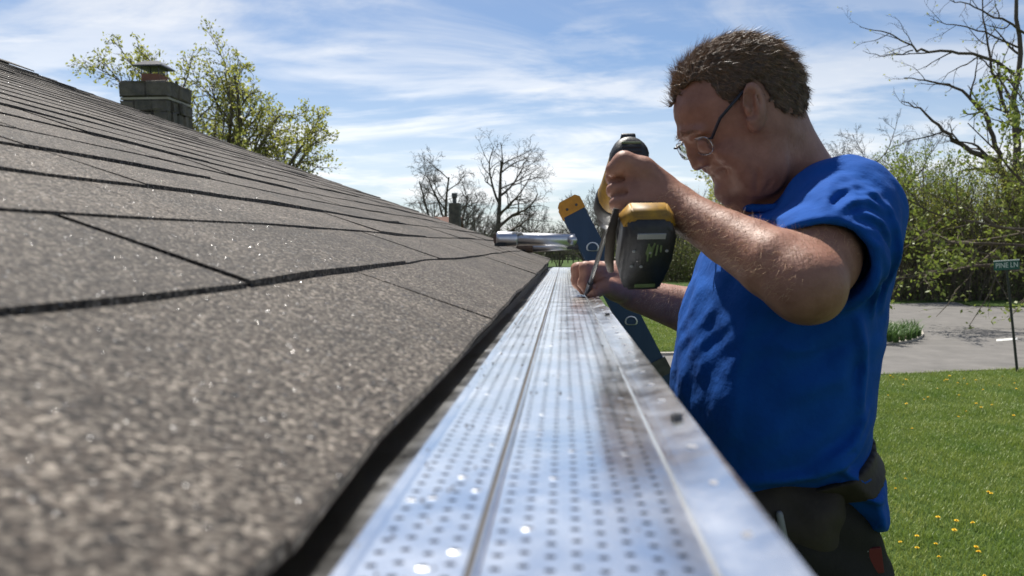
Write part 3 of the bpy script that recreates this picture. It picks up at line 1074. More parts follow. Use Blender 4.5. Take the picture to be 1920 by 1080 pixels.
# ------------------------------------------------------------------ trees
class Tree:
    def __init__(self, seed):
        self.rng = np.random.default_rng(seed)
        self.chains = []      # (points, radii, level)
        self.tips = []        # (point, direction)

    def grow(self, p, d, L, r, lev, prm):
        rg = self.rng
        n = max(3, int(prm['seg'][min(lev, len(prm['seg']) - 1)]))
        pts, dirs = [np.array(p, float)], []
        d = np.array(d, float); d /= np.linalg.norm(d)
        w, up = prm['wander'][min(lev, len(prm['wander']) - 1)], prm['up'][min(lev, len(prm['up']) - 1)]
        for i in range(n):
            d = d + rg.normal(0, w, 3) + np.array([0, 0, up])
            d /= np.linalg.norm(d)
            pts.append(pts[-1] + d * (L / n))
            dirs.append(d.copy())
        end = prm.get('end', 0.35)
        rad = [r * (1 - (1 - end) * i / n) for i in range(n + 1)]
        self.chains.append((np.array(pts), np.array(rad), lev))
        self.branch(pts, rad, dirs, L, lev, prm)

    def branch(self, pts, rad, dirs, L, lev, prm):
        rg = self.rng
        n = len(pts) - 1
        if lev >= prm['levels']:
            for i in range(1, n + 1):
                self.tips.append((pts[i], dirs[i - 1]))
            return
        k = prm['kids'][min(lev, len(prm['kids']) - 1)]
        k = int(k + rg.integers(-1, 2)) if k > 3 else int(k)
        t0 = prm['start'][min(lev, len(prm['start']) - 1)]
        for j in range(k):
            t = t0 + (1 - t0) * (j + rg.uniform(0.1, 0.9)) / k
            x = t * n
            i = min(int(x), n - 1)
            f = x - i
            q = pts[i] * (1 - f) + pts[i + 1] * f
            rr = rad[i] * (1 - f) + rad[i + 1] * f
            d = dirs[i]
            a = math.radians(rg.uniform(*prm['angle']))
            v = rg.normal(0, 1, 3)
            v -= d * v.dot(d)
            v /= np.linalg.norm(v) + 1e-9
            nd = d * math.cos(a) + v * math.sin(a)
            cl = L * rg.uniform(*prm['ratio']) * (1.15 - 0.55 * t)
            self.grow(q, nd, cl, max(rr * rg.uniform(0.5, 0.75), prm['rmin']), lev + 1, prm)

    def tubes(self, lo, hi, sides):
        V, Q = [], []
        nv = 0
        for pts, rad, lev in self.chains:
            if lev < lo or lev > hi: continue
            n = sides[min(lev, len(sides) - 1)]
            d = np.gradient(pts, axis=0)
            d /= np.linalg.norm(d, axis=1)[:, None] + 1e-9
            ref = np.array([0.31, 0.95, 0.05])
            u = np.cross(d, ref); u /= np.linalg.norm(u, axis=1)[:, None] + 1e-9
            v = np.cross(d, u)
            a = np.arange(n) * 2 * np.pi / n
            ring = pts[:, None, :] + rad[:, None, None] * (np.cos(a)[None, :, None] * u[:, None, :] + np.sin(a)[None, :, None] * v[:, None, :])
            V.append(ring.reshape(-1, 3))
            m = len(pts)
            i, k = np.meshgrid(np.arange(m - 1), np.arange(n), indexing='ij')
            a0 = nv + i * n + k; a1 = nv + i * n + (k + 1) % n
            Q.append(np.stack([a0, a1, a1 + n, a0 + n], -1).reshape(-1, 4))
            nv += m * n
        if not V: return np.zeros((0, 3)), np.zeros((0, 4), int)
        return np.concatenate(V), np.concatenate(Q)

    def leaves(self, per, size, spread, keep=1.0):
        rg = self.rng
        tp = np.array([t[0] for t in self.tips])
        td = np.array([t[1] for t in self.tips])
        sel = rg.random(len(tp)) < keep
        tp, td = np.repeat(tp[sel], per, 0), np.repeat(td[sel], per, 0)
        n = len(tp)
        c = tp + rg.normal(0, spread, (n, 3))
        a = td + rg.normal(0, 0.8, (n, 3)); a /= np.linalg.norm(a, axis=1)[:, None]
        b = np.cross(a, rg.normal(0, 1, (n, 3))); b /= np.linalg.norm(b, axis=1)[:, None] + 1e-9
        s = size * rg.uniform(0.55, 1.3, n)[:, None]
        V = np.stack([c - a * s * 0.2, c + b * s * 0.32 + a * s * 0.35, c + a * s, c - b * s * 0.32 + a * s * 0.35], 1).reshape(-1, 3)
        Q = np.arange(n * 4).reshape(-1, 4)
        return V, Q


def tree_object(name, T, loc, split, sides, wood, twig, leaf=None, leafargs=None):
    root = empty(name, loc)
    V, Q = T.tubes(0, split, sides)
    tr = bpy.data.objects.new('trunk', mesh_np('trunk', V, Q, smooth=True))
    tr.data.materials.append(wood)
    V, Q = T.tubes(split + 1, 99, sides)
    me_parts = [(V, Q, 0)]
    if leaf is not None:
        lv, lq = T.leaves(*leafargs)
        me = mesh_np('crown', np.concatenate([V, lv]), np.concatenate([Q, lq + len(V)]))
        me.materials.append(twig); me.materials.append(leaf)
        mi = np.zeros(len(Q) + len(lq), dtype=np.int32); mi[len(Q):] = 1
        me.polygons.foreach_set('material_index', mi)
    else:
        me = mesh_np('crown', V, Q)
        me.materials.append(twig)
    cr = bpy.data.objects.new('crown', me)
    for o in (tr, cr):
        COL.objects.link(o)
        o.parent = root
    return root


def copy_tree(root, loc, rz, sc):
    r = root.copy(); COL.objects.link(r)
    r.location = loc; r.rotation_euler = (0, 0, rz); r.scale = sc
    for ch in root.children:
        c = ch.copy(); COL.objects.link(c); c.parent = r
    return r


def ground_at(px, Y):
    p = P(px, 460, Y)
    return Vector((p.x, Y, 0))


# budding tree behind the chimney
T = Tree(12)
bprm = dict(seg=[6, 9, 7, 5, 4], wander=[0.05, 0.10, 0.13, 0.16], up=[0.02, 0.035, 0.03, 0.0], kids=[5, 11, 8, 6], start=[0.45, 0.15, 0.12, 0.12], angle=(22, 52), ratio=(0.34, 0.52), levels=4, rmin=0.006, end=0.35)
T.grow((0, 0, 0), (0.03, 0, 1), 2.8, 0.26, 0, bprm)
for az, tilt, L in ((0.2, 0.8, 4.6), (0.9, 0.5, 5.0), (1.7, 0.3, 5.4), (2.5, 0.5, 5.0), (3.0, 0.85, 4.4), (3.5, 0.6, 4.8), (4.3, 0.35, 5.4), (5.2, 0.45, 5.2), (0.0, 0.12, 5.6), (6.1, 1.05, 4.4), (3.3, 0.25, 5.3), (0.1, 0.4, 5.4), (3.1, 1.1, 4.0)):
    T.grow((0, 0, 2.3), (math.cos(az) * tilt, math.sin(az) * tilt, 0.8), L * 0.90, 0.09, 1, bprm)
t = tree_object('budding_tree', T, ground_at(405, 21.0), 1, [9, 7, 5, 4, 3], M['bark'], M['twig'], M['bud'], (1, 0.082, 0.07, 0.85))
tag(t, 'tree with fresh yellow-green leaf buds behind the stone chimney', 'tree')

# bare trees in the field beyond the end of the roof
dprm = dict(seg=[10, 8, 7, 6, 4], wander=[0.05, 0.13, 0.16, 0.18, 0.2], up=[0.02, 0.03, 0.01, -0.01, 0], kids=[11, 6, 5, 4], start=[0.28, 0.25, 0.2, 0.2], angle=(30, 62), ratio=(0.42, 0.62), levels=4, rmin=0.016, end=0.3)
T = Tree(21)
T.grow((0, 0, 0), (0.02, 0, 1), 11.0, 0.34, 0, dict(dprm, angle=(35, 68), ratio=(0.46, 0.66)))
t = tree_object('bare_tree', T, ground_at(926, 78), 1, [8, 6, 4, 3, 3], M['bark'], M['farwood'])
tag(t, 'tall bare tree with a straight trunk standing in the far field', 'tree')
T = Tree(33)
d2 = dict(dprm); d2['start'] = [0.15, 0.25, 0.2, 0.2]; d2['up'] = [0.0, 0.02, 0.01, 0]; d2['kids'] = [9, 6, 5, 4]
T.grow((0, 0, 0), (-0.05, 0, 1), 9.6, 0.26, 0, d2)
T.grow((0.2, 0, 0.3), (-0.5, 0, 1), 9.2, 0.2, 0, d2)
T.grow((0.2, 0, 0.3), (0.25, 0.2, 1), 8.0, 0.2, 0, d2)
t = tree_object('bare_tree', T, ground_at(838, 80), 1, [7, 5, 4, 3, 3], M['bark'], M['farwood'])
tag(t, 'wide bare tree with forked leaning stems behind the far chimney', 'tree')
# small bare field trees, one pattern copied
T = Tree(8)
s_prm = dict(seg=[7, 6, 5, 4], wander=[0.06, 0.12, 0.16], up=[0.03, 0.06, 0.03], kids=[11, 6, 4], start=[0.1, 0.2, 0.2], angle=(20, 45), ratio=(0.4, 0.6), levels=3, rmin=0.018, end=0.3)
for k in range(4):
    T.grow((0.3 * math.cos(k * 1.7), 0.3 * math.sin(k * 1.7), 0), (0.35 * math.cos(k * 1.7), 0.35 * math.sin(k * 1.7), 1), 5.4, 0.10, 0, s_prm)
small = tree_object('bare_shrub', T, ground_at(885, 72), 0, [5, 4, 3, 3], M['bark'], M['farwood'])
lab_s = 'small bare many-stemmed tree in the hedge line across the field'
tag(small, lab_s, 'tree', 'bare hedge trees across the field')
rg = random.Random(3)
for px, Y, s in ((850, 84, 0.8), (905, 90, 0.9), (955, 86, 1.0), (985, 95, 1.0), (1020, 100, 0.85), (1048, 98, 0.75), (1105, 82, 1.15), (1128, 76, 1.25), (1160, 88, 1.2), (1205, 80, 1.1), (1240, 90, 1.1), (1275, 70, 1.05), (1300, 74, 1.1), (1150, 96, 1.0), (770, 90, 0.7)):
    copy_tree(small, ground_at(px, Y), rg.uniform(0, 6.2), (s, s, s * rg.uniform(0.85, 1.15)))

# big tree on the right whose long limbs reach over the lane
BY = 43.0
big_base = ground_at(1897, BY)
T = Tree(57)
gprm = dict(seg=[8, 8, 7, 5, 4], wander=[0.04, 0.10, 0.15, 0.17], up=[0.01, 0.02, 0.02, 0.0], kids=[9, 7, 4, 3], start=[0.3, 0.15, 0.15, 0.2], angle=(28, 60), ratio=(0.26, 0.46), levels=4, rmin=0.007, end=0.25)


def limb(pxs, r0, r1, lev=1, dy=0.0):
    pts = [np.array(P(x, y, BY + dy * i / max(1, len(pxs) - 1)) - big_base) for i, (x, y) in enumerate(pxs)]
    # resample with a little irregularity
    out = []
    for a, b in zip(pts[:-1], pts[1:]):
        for f in (0, 0.33, 0.66):
            out.append(a * (1 - f) + b * f + T.rng.normal(0, 0.05, 3))
    out.append(pts[-1])
    n = len(out) - 1
    rad = np.linspace(r0, r1, n + 1)
    T.chains.append((np.array(out), rad, lev))
    dirs = [(out[i + 1] - out[i]) / (np.linalg.norm(out[i + 1] - out[i]) + 1e-9) for i in range(n)]
    L = sum(np.linalg.norm(out[i + 1] - out[i]) for i in range(n))
    T.branch(out, list(rad), dirs, min(L, 6.2), lev, gprm)


T.chains.append((np.array([[0, 0, -0.1], [0.05, 0, 1.5], [0, 0, 3.2], np.array(P(1898, 385, BY) - big_base), np.array(P(1905, 330, BY) - big_base)]), np.array([0.5, 0.42, 0.38, 0.34, 0.26]), 0))
limb([(1898, 385), (1880, 325), (1868, 300), (1820, 285), (1790, 262), (1760, 235), (1725, 205), (1690, 190)], 0.207, 0.022)
limb([(1875, 312), (1862, 255), (1850, 215), (1815, 180), (1780, 160), (1735, 152), (1695, 146)], 0.131, 0.022)
limb([(1905, 335), (1908, 270), (1905, 190), (1912, 100), (1908, 0), (1900, -110)], 0.207, 0.056)
limb([(1908, 250), (1880, 190), (1860, 130), (1850, 60), (1835, -30)], 0.109, 0.022)
limb([(1912, 150), (1870, 115), (1800, 98), (1740, 97), (1712, 92), (1690, 72), (1655, 60), (1612, 50)], 0.093, 0.014, dy=-5)
limb([(1712, 94), (1680, 103), (1650, 106), (1618, 95)], 0.038, 0.011, lev=2)
limb([(1925, 60), (1880, 35), (1840, 20), (1800, 5), (1770, -6)], 0.066, 0.014, dy=-4)
limb([(1905, 330), (1935, 270), (1960, 180), (1990, 60)], 0.175, 0.045)
limb([(1902, 360), (1950, 330), (2010, 280), (2060, 200)], 0.131, 0.034)
limb([(1908, 90), (1850, 60), (1790, 45), (1745, 35)], 0.055, 0.014, dy=-2)
t = tree_object('roadside_tree', T, big_base, 1, [10, 8, 5, 4, 3], M['bark'], M['bark'], M['bud'], (1, 0.11, 0.05, 0.07))
tag(t, 'large dark nearly bare tree with long limbs above the thicket and sign', 'tree')
# low leafy branch tree on the right
T = Tree(71)
lprm = dict(seg=[8, 8, 6, 5], wander=[0.08, 0.09, 0.14], up=[0.0, 0.015, 0.03], kids=[6, 8, 6], start=[0.3, 0.15, 0.15], angle=(25, 60), ratio=(0.3, 0.5), levels=3, rmin=0.008, end=0.25)
ob = ground_at(2010, 26)
T.chains.append((np.array([[0, 0, -0.1], [-0.1, 0, 1.5], [-0.1, 0, 3.0], [0.1, 0, 5.5]]), np.array([0.16, 0.14, 0.12, 0.06]), 0))
for z, dx, dz, L in ((1.6, -1, 0.12, 4.0), (2.0, -1, 0.0, 6.2), (2.5, -1, 0.15, 6.6), (2.9, -1, 0.30, 6.0), (3.4, -0.8, 0.5, 5.0), (4.3, -0.6, 0.8, 4.0), (2.6, 0.9, 0.4, 4.0), (3.6, 0.6, 0.8, 4.0)):
    T.grow((-0.05, 0, z), (dx, T.rng.uniform(-0.25, 0.25), dz), L, 0.06, 1, lprm)
t = tree_object('low_tree', T, ob, 1, [7, 5, 4, 3], M['bark'], M['twig'], M['bud2'], (3, 0.13, 0.10, 0.55))
tag(t, 'low spreading tree with bright yellow-green leaves behind the street sign', 'tree')
# bare tree behind the man's neck
T = Tree(90)
nprm = dict(seg=[8, 7, 6, 5, 4], wander=[0.07, 0.13, 0.16, 0.18], up=[0.0, 0.03, 0.03, 0.0], kids=[8, 7, 5, 4], start=[0.35, 0.2, 0.2, 0.2], angle=(28, 55), ratio=(0.42, 0.62), levels=4, rmin=0.010, end=0.3)
T.grow((0, 0, 0), (-0.12, 0, 1), 7.2, 0.17, 0, nprm)
T.grow((0, 0, 0.5), (0.22, 0.1, 1), 7.4, 0.15, 0, nprm)
T.grow((0, 0, 1.5), (-0.55, 0, 1), 6.0, 0.11, 0, nprm)
t = tree_object('bare_tree', T, ground_at(1612, 44), 1, [7, 5, 4, 3, 3], M['bark'], M['farwood'])
tag(t, 'bare branching tree rising above the thicket behind the blue shirt', 'tree')
# green shrub tree seen under the chin
T = Tree(101)
T.grow((0, 0, 0), (0, 0, 1), 6.6, 0.12, 0, dict(s_prm, kids=[16, 6, 4], rmin=0.01))
t = tree_object('leafing_tree', T, ground_at(1352, 52), 0, [6, 4, 3, 3], M['bark'], M['twig'], M['bud'], (3, 0.16, 0.1, 0.9))
tag(t, 'slim fully leafing green tree beyond the forearm', 'tree')

# thicket saplings beyond the lane: five patterns copied along the edge
protos = []
for k in range(5):
    T = Tree(200 + k)
    tp = dict(seg=[8, 6, 5, 4], wander=[0.05, 0.10, 0.15], up=[0.03, 0.07, 0.04], kids=[13, 5, 3], start=[0.12, 0.2, 0.2], angle=(18, 48), ratio=(0.28, 0.46), levels=3, rmin=0.009, end=0.25)
    for j in range(3 if k % 2 else 4):
        a = j * 2.2 + k
        T.grow((0.25 * math.cos(a), 0.25 * math.sin(a), 0), (0.22 * math.cos(a), 0.22 * math.sin(a), 1), 5.6 + 0.5 * (k % 3), 0.055, 0, tp)
    leafy = [(1, 0.10, 0.10, 0.55), (1, 0.11, 0.10, 0.30), (2, 0.11, 0.12, 0.55), (1, 0.09, 0.1, 0.10), (1, 0.12, 0.12, 0.42)][k]
    r_ = tree_object('sapling', T, (0, 0, 0), 0, [5, 4, 3, 3], M['bark'], M['twig'], M['bud'] if k != 2 else M['bud2'], leafy)
    tag(r_, 'thin-stemmed sapling in the budding thicket beyond the lane', 'sapling', 'saplings of the thicket')
    protos.append(r_)
rg = random.Random(17)
first = [True] * 5
spots = []
for px in range(1648, 1990, 15):
    spots.append((px + rg.uniform(-6, 6), rg.uniform(38.5, 42)))
for px in range(1500, 1990, 26):
    spots.append((px + rg.uniform(-9, 9), rg.uniform(43, 50)))
for px in range(1225, 1500, 22):
    spots.append((px + rg.uniform(-6, 6), rg.uniform(58, 66)))
for i, (px, Y) in enumerate(spots):
    k = rg.randrange(5)
    s = rg.uniform(0.8, 1.12) * (0.92 if Y < 55 else 0.85)
    loc, rz, sc = ground_at(px, Y), rg.uniform(0, 6.2), (s, s, s * rg.uniform(0.85, 1.15))
    if first[k]:
        r_ = protos[k]; r_.location = loc; r_.rotation_euler = (0, 0, rz); r_.scale = sc
        first[k] = False
    else:
        r_ = copy_tree(protos[k], loc, rz, sc)
    look = ['half-leafed', 'sparsely leafed', 'bright yellow-green', 'nearly bare', 'fresh-leafed'][k]
    if Y < 42.5: r_['label'] = look + ' thin-stemmed sapling at the road edge of the thicket'
    elif Y < 55: r_['label'] = look + ' sapling deep in the thicket behind the roadside stems'
    else: r_['label'] = look + ' sapling in the brush across the lawn behind the forearm'

# undergrowth: tangled stems and leaves nobody could count
nr = np.random.default_rng(9)


def undergrowth(name, label, boxes, per_m2, hgt, leaf_n, mat_twig, mat_leaf, tw=0.010, ls=0.10):
    V, Q, mi = [], [], []
    nv = 0
    for (xa, xb, ya, yb) in boxes:
        n = int((xb - xa) * (yb - ya) * per_m2)
        b = np.stack([nr.uniform(xa, xb, n), nr.uniform(ya, yb, n), np.zeros(n)], 1)
        d = np.stack([nr.normal(0, 0.45, n), nr.normal(0, 0.45, n), np.ones(n)], 1)
        d /= np.linalg.norm(d, axis=1)[:, None]
        h = hgt * nr.uniform(0.3, 1.0, n)[:, None]
        m = b + d * h * 0.5 + nr.normal(0, 0.1, (n, 3))
        e = b + d * h + nr.normal(0, 0.25, (n, 3))
        w = np.stack([np.cos(nr.uniform(0, 6.28, n)), np.sin(nr.uniform(0, 6.28, n)), np.zeros(n)], 1) * tw
        vs = np.stack([b - w, b + w, m + w * 0.7, m - w * 0.7, e + w * 0.3, e - w * 0.3], 1)
        idx = nv + np.arange(n)[:, None] * 6
        V.append(vs.reshape(-1, 3))
        Q.append(np.concatenate([idx + np.array([[0, 1, 2, 3]]), idx + np.array([[3, 2, 4, 5]])]))
        mi.append(np.zeros(2 * n, int))
        nv += 6 * n
        nl = n * leaf_n
        src = nr.integers(0, n, nl)
        f = nr.uniform(0.15, 1.0, nl)[:, None]
        c = b[src] * (1 - f) + e[src] * f + nr.normal(0, 0.12, (nl, 3))
        c[:, 2] = np.abs(c[:, 2])
        a = nr.normal(0, 1, (nl, 3)); a /= np.linalg.norm(a, axis=1)[:, None]
        q = np.cross(a, nr.normal(0, 1, (nl, 3))); q /= np.linalg.norm(q, axis=1)[:, None]
        s = ls * nr.uniform(0.5, 1.3, nl)[:, None]
        V.append(np.stack([c, c + q * s * 0.35 + a * s * 0.5, c + a * s, c - q * s * 0.35 + a * s * 0.5], 1).reshape(-1, 3))
        Q.append(nv + np.arange(nl * 4).reshape(-1, 4))
        mi.append(np.ones(nl, int))
        nv += nl * 4
    me = mesh_np(name, np.concatenate(V), np.concatenate(Q))
    me.materials.append(mat_twig); me.materials.append(mat_leaf)
    me.polygons.foreach_set('material_index', np.concatenate(mi).astype(np.int32))
    o = link(name, me)
    tag(o, label, 'undergrowth', kind='stuff')
    return o


undergrowth('undergrowth', 'tangled brush and leaves filling the thicket beyond the lane', [(13.5, 30, 38.2, 41.5), (11, 32, 42, 48)], 34, 2.9, 6, M['twig'], M['under'])
undergrowth('hedge_brush', 'tangled green brush across the lawn beside the raised forearm', [(4.5, 16, 58, 64)], 26, 3.6, 10, M['twig'], M['under'], 0.014, 0.15)
undergrowth('far_hedge', 'grey-green hedge line at the far side of the field', [(-45, 40, 150, 158)], 4, 6.0, 7, M['farwood'], M['under'], 0.035, 0.5)

# post-and-rail fence far across the field
FY = 120.0
fa, fb = ground_at(985, FY), ground_at(1085, FY)
fence = empty('field_fence', ((fa.x + fb.x) / 2, FY, 0))
tag(fence, 'dark post-and-rail fence across the far field', 'fence')
for i in range(11):
    x = fa.x + (fb.x - fa.x) * i / 10
    bm = bmesh.new(); box(bm, (x, FY, 0.7), (0.16, 0.16, 1.4))
    link('post', mesh_bm('post', bm), M['fence'], fence)
for z in (0.5, 0.95, 1.3):
    bm = bmesh.new(); box(bm, ((fa.x + fb.x) / 2, FY - 0.09, z), (fb.x - fa.x + 0.3, 0.05, 0.12))
    link('fence_rail', mesh_bm('fence_rail', bm), M['fence'], fence)

# ------------------------------------------------------------------ grass blades and dandelions


def in_poly(x, y, poly):
    c = np.zeros(len(x), bool)
    n = len(poly)
    for i in range(n):
        a, b = poly[i], poly[(i + 1) % n]
        if a.y == b.y: continue
        k = ((a.y > y) != (b.y > y)) & (x < (b.x - a.x) * (y - a.y) / (b.y - a.y) + a.x)
        c ^= k
    return c


def blades(name, label, n, xr_, yr_, keep, h, w, z):
    x, y = nr.uniform(*xr_, n), nr.uniform(*yr_, n)
    k = keep(x, y)
    x, y = x[k], y[k]
    n = len(x)
    clump = np.array([mnoise.noise(Vector((a * 1.6, b * 1.6, 0))) for a, b in zip(x, y)])
    hh = h * nr.uniform(0.5, 1.2, n) * (1 + 0.5 * clump)
    az = nr.uniform(0, 6.28, n)
    ln_ = nr.uniform(0.2, 0.9, n) * hh
    b = np.stack([x, y, np.full(n, z)], 1)
    wv = np.stack([-np.sin(az), np.cos(az), np.zeros(n)], 1) * (w * nr.uniform(0.6, 1.3, n))[:, None]
    dv = np.stack([np.cos(az), np.sin(az), np.zeros(n)], 1)
    m = b + dv * (ln_ * 0.35)[:, None] + np.array([0, 0, 1]) * (hh * 0.62)[:, None]
    e = b + dv * ln_[:, None] + np.array([0, 0, 1]) * hh[:, None]
    V = np.stack([b - wv, b + wv, m + wv * 0.8, m - wv * 0.8, e], 1).reshape(-1, 3)
    i0 = np.arange(n)[:, None] * 5
    o = link(name, mesh_np(name, V, i0 + np.array([[0, 1, 2, 3]]), i0 + np.array([[3, 2, 4]])), M['blade'])
    tag(o, label, 'grass', kind='stuff')


blades('grass', 'mown grass blades of the lawn below the gutter', 300000, (1.4, 11.5), (5.0, 18.2),
       lambda x, y: (~in_poly(x, y, road_poly)) & (x > 0.28 * y) & (x < 0.64 * y) & (nr.random(len(x)) < np.clip(11.0 / y, 0.35, 1.0)), 0.062, 0.0030, 0.0)
blades('grass', 'mown grass blades on the island beyond the ladder', 60000, (0.5, 6.5), (18.3, 30),
       lambda x, y: in_poly(x, y, isl_in), 0.07, 0.006, 0.082)

M['dandelion'] = material('dandelion_yellow', (0.80, 0.52, 0.01), 0.7, var=(0.9, 0.65, 0.03), vscale=80)
M['stem'] = material('flower_stem', (0.12, 0.17, 0.04), 0.7)
bm = bmesh.new()
tube(bm, [(0, 0, 0), (0.004, 0.002, 0.035), (0.003, 0, 0.062)], [0.0022, 0.002, 0.003], 5)
stem_me = mesh_bm('stem', bm)
bm = bmesh.new()
drg = random.Random(2)
for ring, cnt, rad, lift in ((0, 16, 0.021, 0.004), (1, 12, 0.015, 0.010), (2, 8, 0.009, 0.014)):
    for i in range(cnt):
        a = 2 * math.pi * (i + ring * 0.3) / cnt
        c, s = math.cos(a), math.sin(a)
        p0 = Vector((0, 0, 0.062)); p2 = Vector((c * rad, s * rad, 0.062 + lift)); pm = p0.lerp(p2, 0.6)
        wv = Vector((-s, c, 0)) * 0.0032
        bm.faces.new([bm.verts.new(q) for q in (p0, pm + wv, p2, pm - wv)])
head_me = mesh_bm('flower_head', bm)
stem_me.materials.append(M['stem']); head_me.materials.append(M['dandelion'])
dpx = [(1712, 803), (1795, 782), (1830, 758), (1840, 765), (1899, 781), (1853, 923), (1860, 926), (1758, 973), (1792, 978), (1827, 983), (1788, 996), (1720, 1006), (1754, 1020), (1827, 1026), (1835, 1039), (1720, 1030), (1761, 1043), (1690, 1016), (1697, 896), (1681, 915), (1847, 1078), (1798, 740), (1780, 706), (1692, 722), (1665, 740), (1700, 713), (1741, 745), (1880, 705), (1860, 760), (1700, 759), (1733, 748), (1810, 770)]
for q in range(14):
    dpx.append((drg.uniform(1660, 1915), drg.uniform(705, 730)))
for i, (px, py) in enumerate(dpx):
    p = G(px, py, 0.06)
    r_ = empty('dandelion', (p.x, p.y, 0))
    s = drg.uniform(0.8, 1.25)
    r_.scale = (s, s, s)
    r_.rotation_euler = (drg.uniform(-0.2, 0.2), drg.uniform(-0.2, 0.2), drg.uniform(0, 6))
    tag(r_, 'yellow dandelion in the lawn below the gutter', 'dandelion', 'dandelions in the lawn')
    for nm, me in (('stem', stem_me), ('flower_head', head_me)):
        c = bpy.data.objects.new(nm, me); COL.objects.link(c); c.parent = r_

# lily clumps in the planting bed
bm = bmesh.new()
for i in range(46):
    az = drg.uniform(0, 6.28); L = drg.uniform(0.35, 0.62); rch = drg.uniform(0.08, 0.34)
    d = Vector((math.cos(az), math.sin(az), 0)); wv = Vector((-d.y, d.x, 0)) * 0.014
    b = Vector((drg.uniform(-.06, .06), drg.uniform(-.06, .06), 0))
    prev = None
    for k in range(5):
        t = k / 4
        c = b + d * rch * t ** 1.6 + Vector((0, 0, L * (t - 0.32 * t ** 3)))
        ww = wv * (1 - t * 0.85)
        cur = (bm.verts.new(c - ww), bm.verts.new(c + ww))
        if prev: bm.faces.new((prev[0], prev[1], cur[1], cur[0]))
        prev = cur
lily_me = mesh_bm('leaves', bm)
lily_me.materials.append(M['lily'])
lrg = random.Random(6)
for px, py in ((1668, 640), (1680, 642), (1692, 639), (1704, 637), (1714, 634), (1722, 630), (1712, 625), (1698, 624), (1684, 626), (1670, 628), (1676, 634), (1690, 632), (1703, 630), (1660, 634), (1652, 640), (1655, 626)):
    p = G(px, py, 0.09)
    o = bpy.data.objects.new('lily_plant', lily_me); COL.objects.link(o)
    s = lrg.uniform(0.8, 1.15)
    o.location = (p.x, p.y, 0.085); o.rotation_euler = (0, 0, lrg.uniform(0, 6)); o.scale = (s, s, s)
    tag(o, 'clump of strappy green leaves in the kerbed island bed', 'plant', 'leafy clumps in the island bed')
# ------------------------------------------------------------------ smooth implicit surfaces for the man
f32 = np.float32


def smin(a, b, k):
    h = np.maximum(k - np.abs(a - b), 0) / k
    return np.minimum(a, b) - h * h * k * 0.25


def smax(a, b, k):
    return -smin(-a, -b, k)


class Field:
    """ordered list of primitives folded with smooth union / subtraction / intersection"""
    def __init__(self):
        self.pr = []

    def add(self, fn, c, rad, k=0.01, op='u'):
        self.pr.append((fn, np.array(c, float), float(rad), k, op))

    def cone(self, a, b, ra, rb, k=0.01, op='u', flat=None):
        a, b = np.array(a, float), np.array(b, float)
        ab = b - a
        L2 = ab.dot(ab) + 1e-12

        def fn(p):
            q = p - a
            t = np.clip(q.dot(ab) / L2, 0, 1)
            r = q - t[:, None] * ab
            if flat is not None:      # flatten along a direction: (dir, factor)
                dv, fc = flat
                s = r.dot(dv)
                r = r + (s * (fc - 1))[:, None] * dv
            return np.sqrt((r * r).sum(1)) - (ra + (rb - ra) * t)
        self.add(fn, (a + b) / 2, math.sqrt(L2) / 2 + max(ra, rb), k, op)

    def chain(self, pts, rad, k=0.01, op='u', flat=None):
        for i in range(len(pts) - 1):
            self.cone(pts[i], pts[i + 1], rad[i], rad[i + 1], k if i == 0 else min(k, 0.006), op, flat)

    def ell(self, c, r, rot=None, k=0.01, op='u'):
        c, r = np.array(c, float), np.array(r, float)
        m = np.array(rot if rot is not None else Matrix.Identity(3))

        def fn(p):
            q = (p - c) @ m           # columns of m are the local axes
            k0 = np.sqrt(((q / r) ** 2).sum(1))
            k1 = np.sqrt(((q / (r * r)) ** 2).sum(1)) + 1e-9
            return k0 * (k0 - 1) / k1
        self.add(fn, c, r.max(), k, op)

    def __call__(self, p, c=None, br=None):
        d = np.full(len(p), 0.12)
        for fn, pc, pr_, k, op in self.pr:
            if c is not None and np.linalg.norm(pc - c) > pr_ + br + k + 0.03:
                continue
            v = fn(p)
            if op == 'u': d = smin(d, v, k)
            elif op == 's': d = smax(d, -v, k)
            elif op == 'i': d = smax(d, v, k)
            elif op == 'add': d = d + v
        return d


